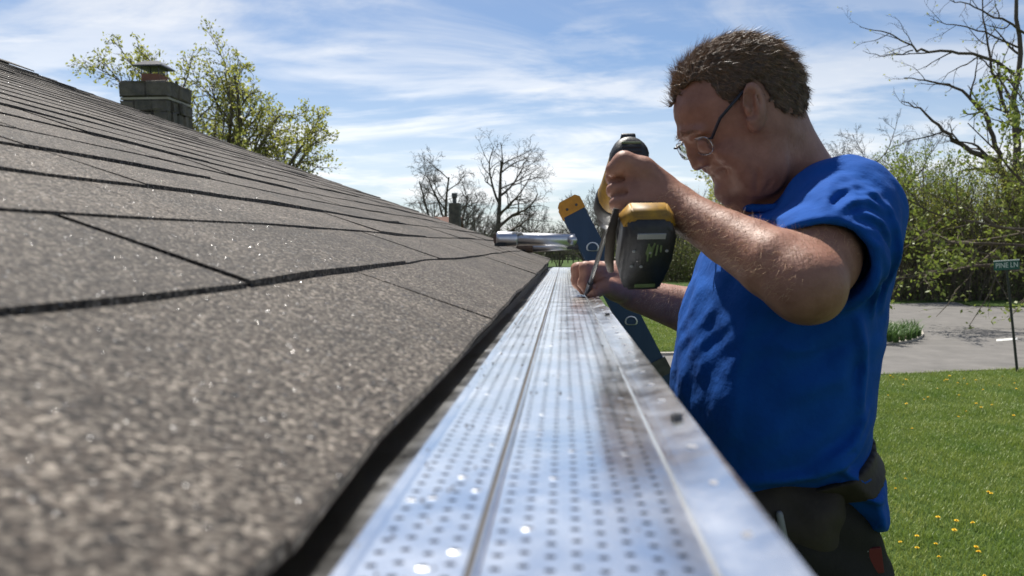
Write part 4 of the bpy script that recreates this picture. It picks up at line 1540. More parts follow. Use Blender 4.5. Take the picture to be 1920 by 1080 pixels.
def surface_net(fld, lo, hi, h, B=14):
    lo, hi = np.array(lo, float), np.array(hi, float)
    nb = np.ceil((hi - lo) / (h * B)).astype(int)
    N = nb * B + 2
    g = np.arange(B + 1)
    gi, gj, gk = np.meshgrid(g, g, g, indexing='ij')
    loc = np.stack([gi, gj, gk], -1).reshape(-1, 3)
    br = h * B * 0.87
    corner = [(i, j, k) for i in (0, 1) for j in (0, 1) for k in (0, 1)]
    edges = [(a, b) for a in range(8) for b in range(a + 1, 8) if sum(x != y for x, y in zip(corner[a], corner[b])) == 1]
    ids, pos, qs = [], [], []

    def key(i, j, k):
        return (i * N[1] + j) * N[2] + k
    bg = np.stack(np.meshgrid(*[np.arange(k) for k in nb], indexing='ij'), -1).reshape(-1, 3) * B
    bc = lo + (bg + B / 2) * h
    act = np.abs(fld(bc)) < br * 1.9
    for o, c in zip(bg[act], bc[act]):
        if True:
            if True:
                pts = lo + (loc + o) * h
                v = fld(pts, c, br).reshape(B + 1, B + 1, B + 1)
                s = v < 0
                if s.all() or not s.any(): continue
                cs = np.stack([s[a:B + a, b:B + b, e:B + e] for a, b, e in corner], -1)
                m = cs.any(-1) & ~cs.all(-1)
                if m.any():
                    ci = np.argwhere(m)
                    cv = np.stack([v[ci[:, 0] + a, ci[:, 1] + b, ci[:, 2] + e] for a, b, e in corner], -1)
                    acc = np.zeros((len(ci), 3)); cnt = np.zeros(len(ci))
                    for a, b in edges:
                        va, vb = cv[:, a], cv[:, b]
                        x = (va < 0) != (vb < 0)
                        t = np.where(x, va / np.where(x, va - vb, 1), 0)
                        pa, pb = np.array(corner[a], float), np.array(corner[b], float)
                        acc += np.where(x[:, None], pa + t[:, None] * (pb - pa), 0)
                        cnt += x
                    p = (acc / cnt[:, None] + ci + o) * h + lo
                    gi_ = ci + o
                    ids.append(key(gi_[:, 0], gi_[:, 1], gi_[:, 2])); pos.append(p)
                for ax in range(3):
                    sl0 = [slice(0, B)] * 3
                    sl1 = [slice(0, B)] * 3
                    sl1[ax] = slice(1, B + 1)
                    x = s[tuple(sl0)] != s[tuple(sl1)]
                    e = np.argwhere(x)
                    if not len(e): continue
                    flip = s[tuple(sl0)][x]
                    e = e + o
                    u, w = [(1, 2), (2, 0), (0, 1)][ax]
                    q = []
                    for du, dw in ((-1, -1), (0, -1), (0, 0), (-1, 0)):
                        cc = e.copy(); cc[:, u] += du; cc[:, w] += dw
                        q.append(key(cc[:, 0], cc[:, 1], cc[:, 2]))
                    q = np.stack(q, -1)
                    q[~flip] = q[~flip][:, ::-1]
                    qs.append(q)
    ids = np.concatenate(ids); pos = np.concatenate(pos); qs = np.concatenate(qs)
    uid, first_i = np.unique(ids, return_index=True)
    V = pos[first_i]
    fi = np.searchsorted(uid, qs)
    fi = np.clip(fi, 0, len(uid) - 1)
    ok = (uid[fi] == qs).all(1)
    return V, fi[ok]


def relax(V, Q, it=2, lam=0.5):
    e = np.concatenate([Q[:, [0, 1]], Q[:, [1, 2]], Q[:, [2, 3]], Q[:, [3, 0]]])
    for _ in range(it):
        acc = np.zeros_like(V); cnt = np.zeros(len(V))
        np.add.at(acc, e[:, 0], V[e[:, 1]]); np.add.at(cnt, e[:, 0], 1)
        np.add.at(acc, e[:, 1], V[e[:, 0]]); np.add.at(cnt, e[:, 1], 1)
        V = V * (1 - lam) + lam * acc / np.maximum(cnt, 1)[:, None]
    return V


def poly_sd(x, z, poly):
    """signed distance to a closed 2D polygon, negative inside"""
    d = np.full(len(x), 1e9)
    s = np.ones(len(x))
    n = len(poly)
    for i in range(n):
        ax, az = poly[i]; bx, bz = poly[i - 1]
        ex, ez = bx - ax, bz - az
        wx, wz = x - ax, z - az
        t = np.clip((wx * ex + wz * ez) / (ex * ex + ez * ez + 1e-12), 0, 1)
        dx, dz = wx - ex * t, wz - ez * t
        d = np.minimum(d, dx * dx + dz * dz)
        c1, c2, c3 = z >= az, z < bz, ex * wz > ez * wx
        fl = (c1 & c2 & c3) | (~c1 & ~c2 & ~c3)
        s = np.where(fl, -s, s)
    return s * np.sqrt(d)


def px2(pts, Y, o=None):
    out = []
    for x, y in pts:
        p = P(x, y, Y)
        out.append((p.x - (o.x if o else 0), p.z - (o.z if o else 0)))
    return out


def rounder(poly, it=1):
    for _ in range(it):
        o = []
        for i in range(len(poly)):
            a, b = poly[i], poly[(i + 1) % len(poly)]
            o += [(a[0] * .75 + b[0] * .25, a[1] * .75 + b[1] * .25), (a[0] * .25 + b[0] * .75, a[1] * .25 + b[1] * .75)]
        poly = o
    return poly


A3 = lambda v: np.array(v, float)
man_loc = P(1500, 700, 1.2)
FEET_Z = 1.12
person = empty('person', (man_loc.x, 1.2, FEET_Z))
tag(person, 'man in a blue t-shirt and glasses leaning over the gutter driving a screw', 'person')

M['skin'] = material('skin', (0.25, 0.115, 0.075), 0.55, var=(0.37, 0.185, 0.125), vscale=38, vdetail=12, bump=0.0007, bscale=190, sub=0.05, spec=0.45)
M['shirt'] = material('blue_cotton', (0.006, 0.085, 0.37), 0.9, var=(0.005, 0.066, 0.30), vscale=14, bump=0.0030, bscale=42, spec=0.2)
M['trouser'] = material('dark_canvas', (0.022, 0.021, 0.017), 0.9, var=(0.034, 0.030, 0.024), vscale=16, bump=0.001, bscale=300, spec=0.2)
M['leather'] = material('tool_belt_leather', (0.026, 0.018, 0.012), 0.75, var=(0.045, 0.032, 0.02), vscale=22, bump=0.001, bscale=90)
M['hair'] = material('brown_hair', (0.135, 0.078, 0.042), 0.45, var=(0.30, 0.185, 0.105), vscale=60, spec=0.5)
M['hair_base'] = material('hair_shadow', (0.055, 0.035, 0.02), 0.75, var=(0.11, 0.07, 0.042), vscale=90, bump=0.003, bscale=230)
M['arm_hair'] = material('fair_arm_hair', (0.55, 0.36, 0.21), 0.7, spec=0.3)
M['frame'] = material('spectacle_frame', (0.03, 0.03, 0.035), 0.35, 0.4)
M['silver'] = material('silver_wire', (0.6, 0.6, 0.62), 0.25, 1.0)
M['patch'] = material('red_patch', (0.16, 0.012, 0.01), 0.6)
M['boot'] = material('work_boot', (0.10, 0.06, 0.03), 0.8)

# ---- head, traced in profile and given its breadth
HY, HYAW = 1.18, R(5)
H0 = P(1390, 230, HY)
hc, hs = math.cos(HYAW), math.sin(HYAW)


def head_local(p):
    q = p - A3(H0)
    return q[:, 0] * hc + q[:, 1] * hs, -q[:, 0] * hs + q[:, 1] * hc, q[:, 2]


def hp(px, py, t):
    """head point from a profile pixel and a lateral offset t (negative is the near side)"""
    w = P(px, py, HY)
    x, z = w.x - H0.x, w.z - H0.z
    return A3((H0.x + x * hc - t * hs, H0.y + x * hs + t * hc, H0.z + z))


def hv(px, py, t):
    """like hp, but the near-side point (t < 0) itself lies on that sight line; mirrored for the far side"""
    a = -abs(t)
    Y = HY + a
    for _ in range(6):
        w = P(px, py, Y)
        x = ((w.x - H0.x) - (-a * hs)) / hc
        Y = H0.y + x * hs + a * hc
    z = w.z - H0.z
    return A3((H0.x + x * hc - t * hs, H0.y + x * hs + t * hc, H0.z + z))


head_px = [(1262, 205), (1264, 222), (1271, 240), (1278, 256), (1283, 266), (1292, 276), (1306, 290), (1317, 303), (1324, 313), (1327, 321), (1331, 326.5), (1337, 328), (1341, 326), (1345, 327), (1343.5, 331), (1343, 336), (1346, 344), (1349, 351), (1354, 361), (1363, 369), (1378, 374), (1398, 378), (1430, 374), (1462, 348), (1490, 305), (1500, 262), (1498, 225), (1503, 190), (1497, 155), (1477, 117), (1442, 89), (1396, 76), (1350, 82), (1311, 102), (1284, 132), (1268, 168)]
head_poly = px2(head_px, HY, H0)
xfront = px2([(1262, 200)], HY, H0)[0][0]
zbrow = px2([(1262, 255)], HY, H0)[0][1]
HD, HW = 0.078, 0.0775


def head_fn(p):
    x, t, z = head_local(p)
    s = poly_sd(x, z, head_poly)
    q = np.maximum(HD + s, 0) / HD
    u = np.clip((x - xfront) / 0.11, 0, 1)
    u = u * u * (3 - 2 * u)
    low = np.clip((zbrow - z) / 0.07, 0, 1)
    W = HW * (0.80 + 0.20 * u) * (1 - 0.13 * low)
    tt = np.abs(t) / W
    return (np.sqrt(q ** 2 + tt ** 2.2) - 1) * 0.055


body = Field()
body.add(head_fn, H0, 0.19, 0.004)
# neck and trapezius
body.cone(P(1428, 268, 1.195), P(1474, 400, 1.215), 0.056, 0.064, 0.02)
body.cone(P(1466, 255, 1.195), P(1520, 352, 1.215), 0.036, 0.048, 0.03)
body.cone(P(1395, 350, 1.185), P(1420, 410, 1.20), 0.030, 0.040, 0.02)
body.ell(hp(1404, 352, 0), (0.035, 0.038, 0.018), k=0.02)
for s in (-1, 1):
    # brow, socket, eye, lids, cheek, jaw
    body.cone(hp(1281, 251, s * 0.010), hv(1314, 247, s * 0.042), 0.0065, 0.005, 0.010)
    body.ell(hv(1312, 270, s * 0.033), (0.013, 0.012, 0.010), k=0.012, op='s')
    body.ell(hv(1323, 272, s * 0.031), (0.0115, 0.0115, 0.0115), k=0.003)
    body.cone(hv(1312, 266, s * 0.024), hv(1326, 264, s * 0.043), 0.0034, 0.003, 0.004)
    body.cone(hv(1316, 281, s * 0.024), hv(1330, 281, s * 0.043), 0.0034, 0.003, 0.006)
    body.ell(hv(1370, 290, s * 0.050), (0.018, 0.013, 0.014), k=0.02)
    body.ell(hv(1428, 325, s * 0.056), (0.030, 0.012, 0.026), k=0.03)
    # nose wing, nostril, mouth corner, smile fold
    body.ell(hv(1320, 304, s * 0.0125), (0.0085, 0.0062, 0.0075), k=0.005)
    body.ell(hv(1317, 315, s * 0.0075), (0.0055, 0.0036, 0.004), k=0.002, op='s')
    body.cone(hv(1330, 300, s * 0.024), hv(1366, 316, s * 0.047), 0.0022, 0.0018, 0.008, op='s')
    body.cone(hp(1341, 327, s * 0.002), hv(1361, 317, s * 0.031), 0.0030, 0.0022, 0.004, op='s')
# nose
body.chain([hp(1290, 270, 0), hp(1299, 290, 0), hp(1306, 309, 0)], [0.0062, 0.0084, 0.0092], 0.007)
# lips
for s in (-1, 1):
    body.chain([hp(1336, 325, 0), hv(1343, 320, s * 0.014), hv(1359, 315, s * 0.029)], [0.0042, 0.0036, 0.001], 0.004)
    body.chain([hp(1347, 333, 0), hv(1351, 328, s * 0.014), hv(1361, 320, s * 0.029)], [0.0046, 0.0038, 0.001], 0.004)
body.ell(hp(1360, 362, 0), (0.014, 0.018, 0.012), k=0.012)
# ears
for s in (-1, 1):
    m = Matrix.Rotation(HYAW - s * R(22), 3, 'Z') @ Matrix.Rotation(R(-14), 3, 'Y')
    body.ell(hv(1415, 198, s * 0.086), (0.0185, 0.0095, 0.0315), m, k=0.004)
    body.ell(hv(1412, 188, s * 0.0975), (0.0125, 0.0125, 0.0180), m, k=0.002, op='s')
    body.ell(hv(1410, 209, s * 0.0965), (0.0090, 0.0160, 0.0110), m, k=0.002, op='s')
    body.ell(hv(1419, 197, s * 0.0915), (0.0026, 0.0045, 0.0170), m, k=0.002)
    body.ell(hv(1413, 234, s * 0.083), (0.008, 0.0055, 0.010), m, k=0.008)
    body.ell(hv(1402, 207, s * 0.086), (0.0042, 0.005, 0.0065), m, k=0.003)
# throat creases on the near side
for (a, b) in (((1418, 366, -0.062), (1421, 318, -0.072)), ((1428, 372, -0.062), (1446, 340, -0.068)), ((1440, 368, -0.062), (1458, 346, -0.066))):
    body.cone(hv(*a), hv(*b), 0.0022, 0.0014, 0.006, op='s')

# ---- near (left) arm
SH_N, EL_N, WR_N = P(1572, 410, 1.08), P(1512, 536, 0.905), P(1262, 386, 1.035)
mid1 = P(1448, 496, 0.93)
mid2 = P(1365, 446, 0.98)
body.cone(SH_N, P(1530, 488, 0.96), 0.054, 0.045, 0.02)
body.cone(P(1530, 488, 0.96), EL_N, 0.045, 0.0395, 0.02)
body.chain([EL_N, mid1, mid2, WR_N], [0.0385, 0.0385, 0.0318, 0.0260], 0.02)
body.ell(P(1536, 560, 0.90), (0.018, 0.018, 0.018), k=0.015)
body.cone(P(1500, 505, 0.93), P(1420, 458, 0.965), 0.027, 0.023, 0.02)

# ---- near hand round the drill handle
HN = lambda x, y, Y: A3(P(x, y, Y))
flatdir = A3((-0.10, -0.93, -0.35)); flatdir /= np.linalg.norm(flatdir)
body.cone(WR_N, HN(1222, 372, 1.045), 0.0265, 0.030, 0.015)
body.chain([HN(1235, 378, 1.040), HN(1205, 350, 1.045)], [0.0275, 0.0290], 0.014)
body.chain([HN(1228, 392, 1.035), HN(1203, 385, 1.032)], [0.0245, 0.0235], 0.014)
body.cone(HN(1195, 335, 1.045), HN(1200, 392, 1.020), 0.0205, 0.0165, 0.014)
fing = [  # MCP, PIP, DIP, tip, radii
    ([HN(1196, 322, 1.040), HN(1151, 329, 1.052), HN(1148, 335, 1.085), HN(1170, 338, 1.105)], [0.0112, 0.0106, 0.0092, 0.0084]),
    ([HN(1200, 349, 1.028), HN(1153, 354, 1.038), HN(1150, 358, 1.072), HN(1172, 362, 1.092)], [0.0112, 0.0107, 0.0093, 0.0084]),
    ([HN(1203, 374, 1.018), HN(1158, 380, 1.026), HN(1156, 384, 1.058), HN(1176, 386, 1.078)], [0.0108, 0.0103, 0.0090, 0.0082]),
    ([HN(1207, 396, 1.010), HN(1170, 403, 1.016), HN(1166, 406, 1.044), HN(1182, 408, 1.060)], [0.0100, 0.0094, 0.0082, 0.0076]),
]
for pts, rd in fing:
    body.chain(pts, rd, 0.0030)
# thumb over the top of the grip, laid along the housing
body.chain([HN(1238, 352, 1.040), HN(1205, 318, 1.030), HN(1170, 304, 1.028), HN(1150, 318, 1.030)], [0.0200, 0.0158, 0.0135, 0.0105], 0.010)
# finger creases
for a, b in (((1146, 342, 1.038), (1196, 335, 1.026)), ((1148, 367, 1.027), (1198, 361, 1.016)), ((1158, 392, 1.016), (1200, 386, 1.006))):
    body.cone(HN(*a), HN(*b), 0.0034, 0.0014, 0.006, op='s')

# ---- far (right) arm and hand
body.cone(P(1560, 420, 1.40), P(1420, 610, 1.50), 0.058, 0.048, 0.02)
body.chain([P(1420, 610, 1.50), P(1300, 585, 1.52), P(1190, 553, 1.53)], [0.050, 0.046, 0.030], 0.02)
HF = lambda x, y, Y: A3(P(x, y, Y))
body.chain([HF(1195, 552, 1.53), HF(1160, 535, 1.52), HF(1120, 515, 1.50)], [0.028, 0.031, 0.024], 0.014)
body.cone(HF(1152, 508, 1.53), HF(1110, 504, 1.54), 0.020, 0.014, 0.012)
for k, (pts, rd) in enumerate((
        ([HF(1128, 505, 1.485), HF(1098, 503, 1.475), HF(1094, 532, 1.478), HF(1103, 549, 1.49)], [0.0125, 0.0122, 0.0105, 0.0080]),
        ([HF(1120, 501, 1.510), HF(1085, 504, 1.505), HF(1083, 530, 1.505), HF(1094, 545, 1.512)], [0.0125, 0.0118, 0.0105, 0.0085]),
        ([HF(1116, 500, 1.535), HF(1082, 504, 1.532), HF(1081, 526, 1.532), HF(1092, 540, 1.535)], [0.0120, 0.0114, 0.0100, 0.0085]),
        ([HF(1116, 503, 1.558), HF(1086, 508, 1.555), HF(1085, 525, 1.555), HF(1094, 534, 1.555)], [0.0108, 0.0100, 0.0090, 0.0078]))):
    body.chain(pts, rd, 0.006)
body.chain([HF(1165, 545, 1.50), HF(1138, 536, 1.475), HF(1118, 545, 1.470), HF(1108, 551, 1.478)], [0.0190, 0.0145, 0.0120, 0.0085], 0.010)
body.cone(HF(1090, 503, 1.474), HF(1088, 548, 1.480), 0.0030, 0.0020, 0.004, op='s')
body.cone(HF(1112, 515, 1.462), HF(1118, 540, 1.462), 0.0030, 0.0020, 0.005, op='s')
# ---- trunk and legs inside the clothes
body.cone(P(1500, 470, 1.215), P(1480, 800, 1.215), 0.09, 0.085, 0.03)
body.cone(P(1500, 800, 1.215), P(1490, 920, 1.215), 0.085, 0.085, 0.03)
body.cone(SH_N, P(1560, 420, 1.40), 0.05, 0.05, 0.02)
hipn, hipf = A3(P(1500, 950, 1.13)), A3(P(1500, 950, 1.30))
legs = []
for hp_, sgn in ((hipn, -1), (hipf, 1)):
    knee = A3((hp_[0] + 0.03, hp_[1], 1.62)); ank = A3((hp_[0] + 0.10, hp_[1], FEET_Z + 0.10))
    legs.append((hp_, knee, ank))
    body.chain([hp_, knee, ank], [0.07, 0.05, 0.036], 0.03)
    body.cone(ank - A3((0, 0, 0.05)), ank + A3((-0.15, 0, -0.065)), 0.036, 0.030, 0.02)

V, Q = surface_net(body, (-0.05, 0.80, FEET_Z - 0.02), (0.62, 1.68, 2.95), 0.0026)
V = relax(V, Q, 2, 0.5)
body_me = mesh_np('body', V, Q, smooth=True)
body_o = link('body', body_me, M['skin'], person)
body_V, body_N = V, None
nrm = np.zeros(len(V) * 3, dtype=np.float32)
body_me.vertices.foreach_get('normal', nrm)
body_N = nrm.reshape(-1, 3)

# ---- shirt
TY = 1.215
shirt_px = [(1374, 388), (1392, 398), (1440, 391), (1500, 356), (1540, 325), (1566, 303), (1602, 309), (1636, 328), (1663, 366), (1681, 412), (1690, 465), (1691, 505), (1682, 570), (1670, 640), (1657, 745), (1644, 842), (1655, 854), (1676, 886), (1682, 955), (1676, 1000), (1640, 1014), (1578, 1008), (1560, 966), (1510, 948), (1390, 962), (1300, 958), (1284, 905), (1270, 800), (1266, 740), (1281, 650), (1299, 560), (1324, 490), (1344, 440), (1360, 410)]
SREF = 1.118
shirt_poly = rounder(px2([(x + (16 if x < 1400 and y > 400 else 0), y) for x, y in shirt_px], SREF), 1)
TD, TW = 0.115, 0.205


def torso_fn(p, grow=0.0, poly=shirt_poly):
    s = poly_sd(p[:, 0], p[:, 2], poly) - grow
    q = np.maximum(TD + s, 0) / TD
    tt = np.abs(p[:, 1] - TY) / (TW + grow)
    return (np.sqrt(q * q + tt ** 2.3) - 1) * 0.085


shirt = Field()
shirt.add(lambda p: torso_fn(p), P(1490, 640, TY), 0.45, 0.01)
shirt.cone(P(1572, 392, 1.09), P(1560, 395, 1.34), 0.050, 0.050, 0.05)
sl_a, sl_b = A3(P(1582, 404, 1.09)), A3(P(1540, 496, 0.950))
shirt.cone(sl_a, sl_b, 0.070, 0.064, 0.035)
fsl_a, fsl_b = A3(P(1570, 400, 1.36)), A3(P(1470, 545, 1.47))
shirt.cone(fsl_a, fsl_b, 0.085, 0.070, 0.05)
# open sleeve ends
ax_n = (sl_b - sl_a) / np.linalg.norm(sl_b - sl_a)
cutp = sl_a + (sl_b - sl_a) * 1.04


def sleeve_cut(p):
    q = p - cutp
    al = q.dot(ax_n) + 0.006 * np.sin(q[:, 0] * 55) + 0.004 * np.sin(q[:, 2] * 70 + 1)
    rad = np.sqrt(np.maximum((q * q).sum(1) - q.dot(ax_n) ** 2, 0))
    return np.maximum(-al, rad - 0.088)


shirt.add(sleeve_cut, cutp, 0.16, 0.003, 's')
shirt.cone(sl_a + (sl_b - sl_a) * 0.55, sl_b + ax_n * 0.05, 0.050, 0.0545, 0.004, 's')
# fabric folds: raised ridges whose paths are drawn in the side plane
folds = []


def fold(pxs, amp, wid, Y=1.03, y0=0.9, y1=1.14):
    folds.append((px2(pxs, Y), amp, wid, y0, y1))


fold([(1503, 424), (1520, 402), (1552, 385), (1590, 380), (1625, 398)], 0.0155, 0.0055)
fold([(1506, 432), (1535, 412), (1570, 405), (1605, 420), (1632, 455)], 0.0146, 0.0051)
fold([(1512, 430), (1545, 428), (1585, 440), (1612, 470), (1630, 510)], 0.0136, 0.0047)
fold([(1500, 412), (1512, 385), (1540, 362), (1580, 352), (1630, 366)], 0.0146, 0.0059)
fold([(1495, 400), (1505, 372), (1530, 345), (1565, 330), (1605, 332)], 0.0128, 0.0055)
fold([(1515, 445), (1555, 445), (1590, 465), (1608, 500), (1615, 540)], 0.0110, 0.0048)
fold([(1498, 406), (1508, 380), (1534, 352), (1570, 340), (1618, 348)], 0.0100, 0.0050)
fold([(1500, 420), (1530, 394), (1570, 368), (1612, 368), (1648, 400)], 0.0105, 0.0048)
fold([(1585, 455), (1612, 490), (1628, 540), (1634, 590)], 0.0109, 0.0047)
fold([(1640, 390), (1660, 440), (1668, 500), (1662, 580)], 0.0119, 0.0064, y1=1.2)
fold([(1600, 600), (1618, 680), (1612, 780)], 0.0109, 0.0085, y1=1.2)
fold([(1640, 800), (1600, 850), (1520, 885), (1400, 905)], 0.0136, 0.0085, y1=1.25)
fold([(1635, 770), (1590, 830), (1520, 870)], 0.0109, 0.0076, y1=1.25)
fold([(1410, 560), (1392, 640), (1372, 760), (1362, 860)], 0.0065, 0.0133, y1=1.25)
fold([(1330, 510), (1318, 590), (1305, 680), (1298, 800)], 0.0060, 0.0111, y0=0.9, y1=1.4)
fold([(1352, 540), (1340, 620), (1326, 720)], 0.0046, 0.0088, y0=0.9, y1=1.4)
fold([(1405, 400), (1440, 412), (1490, 396)], 0.0092, 0.0059, y1=1.3)
fold([(1555, 610), (1500, 640), (1450, 650)], 0.0076, 0.0133, y1=1.2)
fold([(1600, 620), (1560, 700), (1470, 740)], 0.0076, 0.0155, y1=1.2)
fold([(1580, 880), (1620, 905), (1675, 900)], 0.0109, 0.0068, y1=1.3)
fold([(1580, 905), (1620, 935), (1676, 945)], 0.0092, 0.0068, y1=1.3)


def folds_fn(p):
    out = np.zeros(len(p))
    x, z = p[:, 0], p[:, 2]
    for pts, amp, wid, y0, y1 in folds:
        d = np.full(len(p), 1e9); tt_ = np.zeros(len(p))
        n = len(pts) - 1
        for i in range(n):
            (ax, az), (bx, bz) = pts[i], pts[i + 1]
            ex, ez = bx - ax, bz - az
            t = np.clip(((x - ax) * ex + (z - az) * ez) / (ex * ex + ez * ez), 0, 1)
            dd = (x - ax - ex * t) ** 2 + (z - az - ez * t) ** 2
            m = dd < d
            d = np.where(m, dd, d); tt_ = np.where(m, (i + t) / n, tt_)
        taper = np.sqrt(np.clip(np.sin(np.pi * (0.06 + 0.90 * tt_)), 0, 1))
        win = np.clip((y1 - p[:, 1]) / 0.03, 0, 1)
        out -= 0.8 * amp * taper * win * (np.exp(-d / (wid * wid)) - 0.22 * np.exp(-d / (5.0 * wid * wid)))
    qh = p - cutp
    alh = qh.dot(ax_n)
    nearhem = (qh * qh).sum(1) < 0.0144
    out = np.where(nearhem, out * np.clip(0.12 - alh / 0.045, 0.12, 1.0), out)
    # slack cloth
    out += 0.0016 * np.sin(x * 41 + z * 23 + 3 * np.sin(p[:, 1] * 19)) * np.sin(z * 31 - p[:, 1] * 27 + 1.3) + 0.0010 * np.sin(x * 97 - z * 61 + 2 * np.sin(z * 47)) * np.sin(p[:, 1] * 90 + z * 50)
    return out


shirt.add(folds_fn, P(1490, 640, TY), 0.6, 0.01, 'add')
SV, SQ = surface_net(shirt, (0.13, 0.84, 2.14), (0.56, 1.56, 2.78), 0.0036)
SV = relax(SV, SQ, 1, 0.5)
shirt_o = link('shirt', mesh_np('shirt', SV, SQ, smooth=True), M['shirt'], person)

# collar rib: band following the neck opening
bm = bmesh.new()
ring = []
cn = A3(P(1472, 350, 1.205))
ca_, cb_ = A3(P(1376, 388, 1.205)), A3(P(1566, 302, 1.205))
for k in range(28):
    a = 2 * math.pi * k / 28
    c = (ca_ + cb_) / 2 + (cb_ - ca_) / 2 * math.cos(a) * 0.99
    sag = -0.030 * math.sin(a) ** 2
    ring.append(Vector((c[0] - 0.006 * math.sin(a) ** 2, 1.205 + 0.084 * math.sin(a), c[2] + sag)))
ring.append(ring[0]); ring.append(ring[1])
tube(bm, ring, 0.0062, 8, cap=False, squash=1.0)
link('collar', mesh_bm('collar', bm, True), M['shirt'], shirt_o)

# ---- trousers
tr_px = [(1290, 900), (1380, 880), (1500, 870), (1560, 890), (1590, 960), (1650, 1020), (1688, 1060), (1680, 1180), (1560, 1220), (1420, 1220), (1330, 1150), (1300, 1000)]
tr_poly = rounder(px2(tr_px, SREF), 1)
trs = Field()
trs.add(lambda p: torso_fn(p, 0.0, tr_poly), P(1490, 1030, TY), 0.3, 0.01)
for hp_, knee, ank in legs:
    trs.chain([hp_ + A3((0, 0, -0.02)), knee, ank + A3((0.01, 0, 0.0))], [0.098, 0.075, 0.062], 0.04)
trs.add(lambda p: (FEET_Z + 0.085 - p[:, 2]), (0.4, 1.2, FEET_Z), 0.5, 0.004, 'i')


def tr_noise(p):
    return 0.0035 * np.sin(p[:, 0] * 37 + p[:, 2] * 29) * np.sin(p[:, 1] * 31 + p[:, 2] * 43) + 0.0015 * np.sin(p[:, 2] * 110 + p[:, 0] * 60)


trs.add(tr_noise, (0.4, 1.2, 1.7), 2, 0.01, 'add')
TV, TQ = surface_net(trs, (0.10, 0.94, FEET_Z), (0.66, 1.50, 2.38), 0.0065)
trousers = link('trousers', mesh_np('trousers', relax(TV, TQ, 1), TQ, smooth=True), M['trouser'], person)
for hp_, knee, ank in legs:
    bm = bmesh.new()
    sole = [(ank[0] + 0.06, 0.085), (ank[0] + 0.065, 0.0), (ank[0] - 0.21, 0.0), (ank[0] - 0.215, 0.03), (ank[0] - 0.17, 0.065), (ank[0] - 0.06, 0.09), (ank[0] - 0.045, 0.14), (ank[0] + 0.055, 0.14)]
    prism(bm, [(x, z + FEET_Z - 0.006) for x, z in sole], ank[1] - 0.05, ank[1] + 0.05, lambda x, z, y: (x, y, z))
    bmesh.ops.bevel(bm, geom=bm.edges[:], offset=0.012, segments=2, affect='EDGES')
    link('boot', mesh_bm('boot', bm, True), M['boot'], person)


def surf_y(fld, x, z, ya=0.85, yb=1.25):
    ys_ = np.linspace(ya, yb, 160)
    v = fld(np.stack([np.full(160, x), ys_, np.full(160, z)], 1))
    i = np.argmax(v < 0)
    return ys_[i]


# sewn patch on the trousers
pc_ = P(1641, 1052, 1.05)
py_ = surf_y(trs, pc_.x, pc_.z) - 0.004
bm = bmesh.new()
pr_ = Matrix.Rotation(R(-8), 3, 'Y')
box(bm, (pc_.x, py_, pc_.z), (0.020, 0.005, 0.034), pr_, 0.001)
link('patch', mesh_bm('patch', bm), M['patch'], trousers)
bm = bmesh.new()
box(bm, (pc_.x - 0.011, py_ - 0.0005, pc_.z), (0.007, 0.005, 0.036), pr_, 0.001)
pk = link('patch_border', mesh_bm('patch_border', bm), M['rubber'], trousers)
bm = bmesh.new()
sq = [(pc_.x - 0.011 + 0.0016 * math.sin(i * 2.1), py_ - 0.0036, pc_.z - 0.014 + 0.0028 * i) for i in range(11)]
tube(bm, sq, 0.0006, 4)
link('patch_script', mesh_bm('patch_script', bm), M['sign_white'], trousers)

# ---- tool belt worn over the shirt, with its pouch
belt = Field()
belt.add(lambda p: torso_fn(p, 0.006), P(1490, 640, TY), 0.45, 0.001)
b_a, b_b = P(1648, 848, SREF), P(1380, 962, SREF)
bt = (b_b - b_a).normalized(); bn_ = A3((-bt.z, 0, bt.x))


def belt_slab(p):
    return np.abs((p - A3(b_a)).dot(bn_)) - 0.019


belt.add(belt_slab, P(1490, 880, TY), 0.6, 0.002, 'i')
BV, BQ = surface_net(belt, (0.12, 0.97, 2.10), (0.56, 1.46, 2.42), 0.004)
belt_o = link('tool_belt', mesh_np('tool_belt', relax(BV, BQ, 1), BQ, smooth=True), M['leather'], person)
pouch = Field()
pouch.ell(P(1500, 1000, 1.055), (0.062, 0.035, 0.075), k=0.01)
pouch.ell(P(1440, 1000, 1.06), (0.065, 0.045, 0.08), k=0.02)
pouch.cone(P(1560, 930, 1.045), P(1520, 970, 1.04), 0.014, 0.03, 0.02)
pouch.add(lambda p: 0.003 * np.sin(p[:, 0] * 70 + p[:, 2] * 40) * np.sin(p[:, 2] * 80), P(1480, 990, 1.05), 0.4, 0.01, 'add')
PV, PQ = surface_net(pouch, (0.20, 0.94, 2.05), (0.48, 1.14, 2.38), 0.0045)
link('pouch', mesh_np('pouch', relax(PV, PQ, 1), PQ, smooth=True), M['leather'], belt_o)
bm = bmesh.new()
rv = P(1511, 1037, 1.0)
ry = surf_y(pouch, rv.x, rv.z, 0.9, 1.2)
tube(bm, [(rv.x, ry + 0.002, rv.z), (rv.x, ry - 0.003, rv.z)], [0.0045, 0.003], 10)
link('rivet', mesh_bm('rivet', bm), M['silver'], belt_o)
# grey pencil-like tool in the pouch
bm = bmesh.new()
k0, k1 = P(1466, 966, 1.0), P(1481, 1038, 1.0)
ky = min(surf_y(pouch, k0.x, k0.z, 0.9, 1.2), surf_y(pouch, k1.x, k1.z, 0.9, 1.2)) - 0.003
tube(bm, [(k0.x, ky, k0.z), (k0.x + .001, ky, k0.z - 0.004), (k1.x, ky, k1.z)], [0.003, 0.0045, 0.0045], 8)
M['grey_plastic'] = material('grey_plastic', (0.28, 0.28, 0.29), 0.5)
tl = link('marker_pen', mesh_bm('marker_pen', bm, True), M['grey_plastic'])
tag(tl, "grey marker pen clipped in the man's tool pouch", 'pen')

